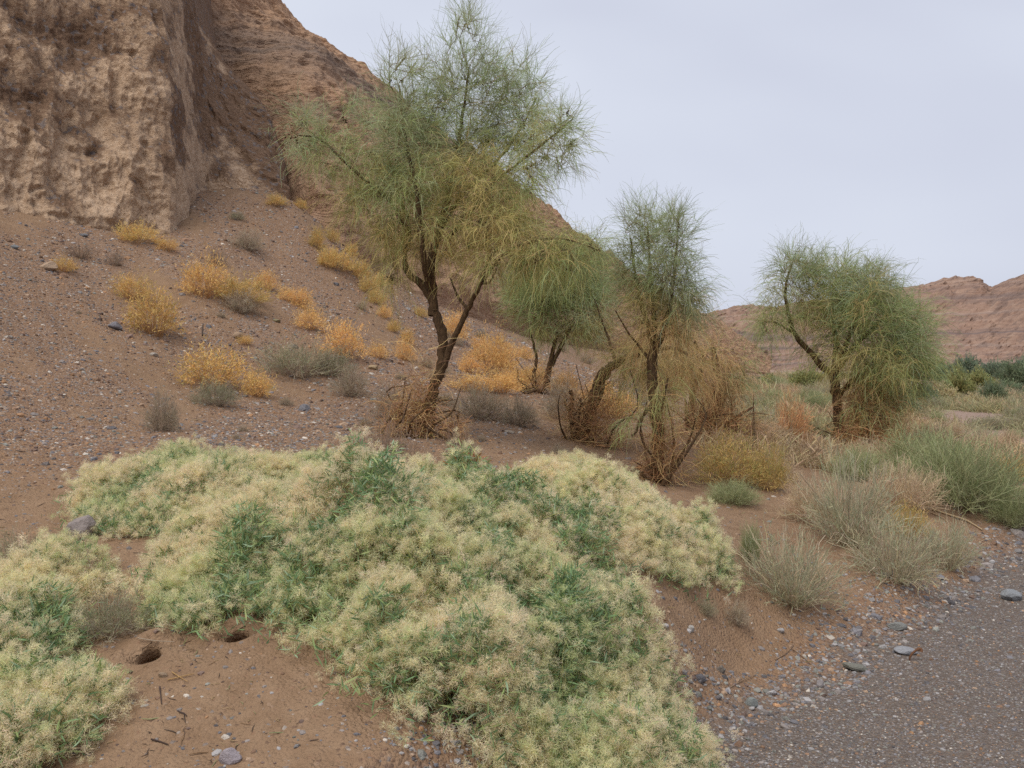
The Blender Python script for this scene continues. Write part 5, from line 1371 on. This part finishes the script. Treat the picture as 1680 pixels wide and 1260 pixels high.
    for j in near:
        o = bpy.data.objects.new('leaf', LEAVES[idx[j]]); link(o, root); o.location = lp[j] - base; o.rotation_euler = rot[j]; o.scale = (scl[j],) * 3
    # trailing stems
    n = int(650 * area) + 50
    x, y, g, t, nrm, rho = sample(n)
    n = len(x)
    st = np.stack([cx + (x - cx) * rng.uniform(0.1, 0.75, n), cy + (y - cy) * rng.uniform(0.1, 0.75, n), g * 0], -1); st[:, 2] = ground_z(st[:, 0], st[:, 1]) - 0.01
    en = np.stack([x, y, g + t * rng.uniform(0.75, 1.12, n) + 0.015], -1)
    mid = (st + en) / 2 + np.stack([rng.normal(0, .05, n), rng.normal(0, .05, n), t * 0.55], -1)
    s = np.linspace(0, 1, 7)[None, :, None]
    P = (1 - s) ** 2 * st[:, None] + 2 * s * (1 - s) * mid[:, None] + s * s * en[:, None] + rng.normal(0, 0.006, (n, 7, 3))
    v, q, c = ribbons(P, 0.0032, 0.0018, cols_from([(0.36, 0.40, 0.14), (0.44, 0.42, 0.18), (0.34, 0.24, 0.12)], n, rng, 0.2), rng)
    o = obj('stems', mesh_np('stems', v - base, q, col=c), M_TWIG, root); o['kind'] = 'stuff'
for i, a in enumerate(PLANTS): clematis(i, *a)

# ---------------------------------------------------------------- fine plant litter on the sand
def plant_litter():
    rng = np.random.default_rng(61)
    ms = []
    for kk, c in enumerate([(0.13, 0.09, 0.07), (0.42, 0.31, 0.17), (0.30, 0.19, 0.11), (0.33, 0.34, 0.17), (0.10, 0.075, 0.06)]):
        L = 0.022; y = rng.normal(0, 0.003, 4); P = np.stack([np.linspace(-L, L, 4), y, np.abs(rng.normal(0, 0.001, 4))], -1)
        v, q = tube(P, [0.0009, 0.0014, 0.0013, 0.0007], 4); ms.append(mesh_np('bit', v, q, col=np.array(c)))
    coll = proto_coll('litter_proto', ms, M_DRY)
    N = 5200
    th = np.arctan((rng.uniform(-60, 1450, N) - 840) / F); r = np.exp(rng.uniform(math.log(3.0), math.log(9.5), N))
    x, y = r * np.sin(th), r * np.cos(th); z = ground_mesh_z(x, y); s = road_edge_s(x, y)
    k = (s < -0.05) & (rng.uniform(0, 1, N) < sstep(-0.25, 0.4, fbm(xy3(x, y), 0.4, 3, seed=33.0)) * 0.8 + 0.08)
    for hx, hy, rx, ry in HOLES: k &= np.hypot(x - hx, y - hy) > 0.09
    x, y, z = x[k], y[k], z[k]; n = len(x)
    rot = np.stack([rng.normal(0, 0.15, n), rng.normal(0, 0.2, n), rng.uniform(0, 6.28, n)], -1)
    scatter('plant_litter', np.stack([x, y, z + 0.002], -1), rot, np.exp(rng.normal(-0.35, 0.5, n)), rng.integers(0, 5, n), coll)
plant_litter()

# ---------------------------------------------------------------- sticks and litter
def stick(pts, r, col, label, name='stick', lift=0.004):
    P = []
    for px, py in pts:
        q = at(px, py); P.append(q + np.array([0, 0, r + lift]))
    P = smooth_path(P, max(6, len(P) * 3)); base = P[0].copy()
    v, q = tube(P, np.linspace(r, r * 0.55, len(P)), 6, 0.12)
    o = obj(name, mesh_np(name, v - base, q, col=np.array(col)), M_DRY, loc=base)
    tag(o, label, 'stick')
stick([(1530, 838), (1560, 848), (1585, 856), (1612, 872)], 0.011, (0.48, 0.36, 0.22), 'long pale curved stick lying under the green broom bush')
stick([(1526, 842), (1548, 852), (1560, 866)], 0.007, (0.40, 0.28, 0.17), 'short pale stick beside the long curved stick')
stick([(262, 1130), (265, 1158)], 0.003, (0.10, 0.07, 0.06), 'short dark twig on bare sand below the tan pebble')
stick([(248, 1216), (262, 1220), (276, 1225)], 0.0035, (0.09, 0.06, 0.05), 'dark twig on the sand near the bottom edge')
stick([(292, 1170), (303, 1174), (306, 1178)], 0.003, (0.10, 0.07, 0.06), 'bent dark twig on the sand between burrow and bottom edge')
stick([(275, 1118), (300, 1112), (318, 1108)], 0.0025, (0.42, 0.27, 0.12), 'thin straw stalk on the sand just below the nearer burrow')
stick([(282, 1105), (296, 1114), (308, 1121)], 0.0022, (0.44, 0.28, 0.12), 'crossing straw stalk beside the thin one below the nearer burrow')
stick([(226, 1056), (255, 1060), (286, 1062)], 0.0025, (0.48, 0.38, 0.28), 'pale dry stalk reaching across the nearer burrow mouth', lift=0.02)
stick([(1190, 1135), (1215, 1120), (1240, 1108)], 0.003, (0.36, 0.25, 0.16), 'thin dry stalk on the sandy slope left of the road')
stick([(1272, 1085), (1292, 1072), (1302, 1060)], 0.0035, (0.26, 0.17, 0.11), 'grey brown twig on the sandy bank under the nearest sage bush')
stick([(1300, 1066), (1318, 1080), (1340, 1100)], 0.003, (0.30, 0.2, 0.13), 'reddish twig pointing down the bank to the road')
stick([(722, 716), (760, 704), (775, 702)], 0.012, (0.13, 0.085, 0.06), 'dark bare fallen branch leaning right of the big tree foot', lift=0.05)
stick([(332, 565), (333, 545)], 0.012, (0.09, 0.065, 0.05), 'dark stub standing up on the slope above the wide orange bush', lift=0.1)
# curled bark on the road edge
q0 = at(1505, 1086)
a = np.linspace(-0.4, 3.6, 12)
P = np.stack([q0[0] + 0.032 * np.cos(a), q0[1] + 0.02 + 0.01 * np.sin(a * 0.5), q0[2] + 0.035 + 0.034 * np.sin(a + 0.9)], -1)
v, q = tube(P, np.linspace(0.010, 0.004, 12), 6, 0.15)
tag(obj('curled_bark', mesh_np('curled_bark', v - P[0], q, col=np.array((0.22, 0.11, 0.06))), M_DRY, loc=P[0]), 'rust brown curled strip of bark on the road edge stones', 'bark')
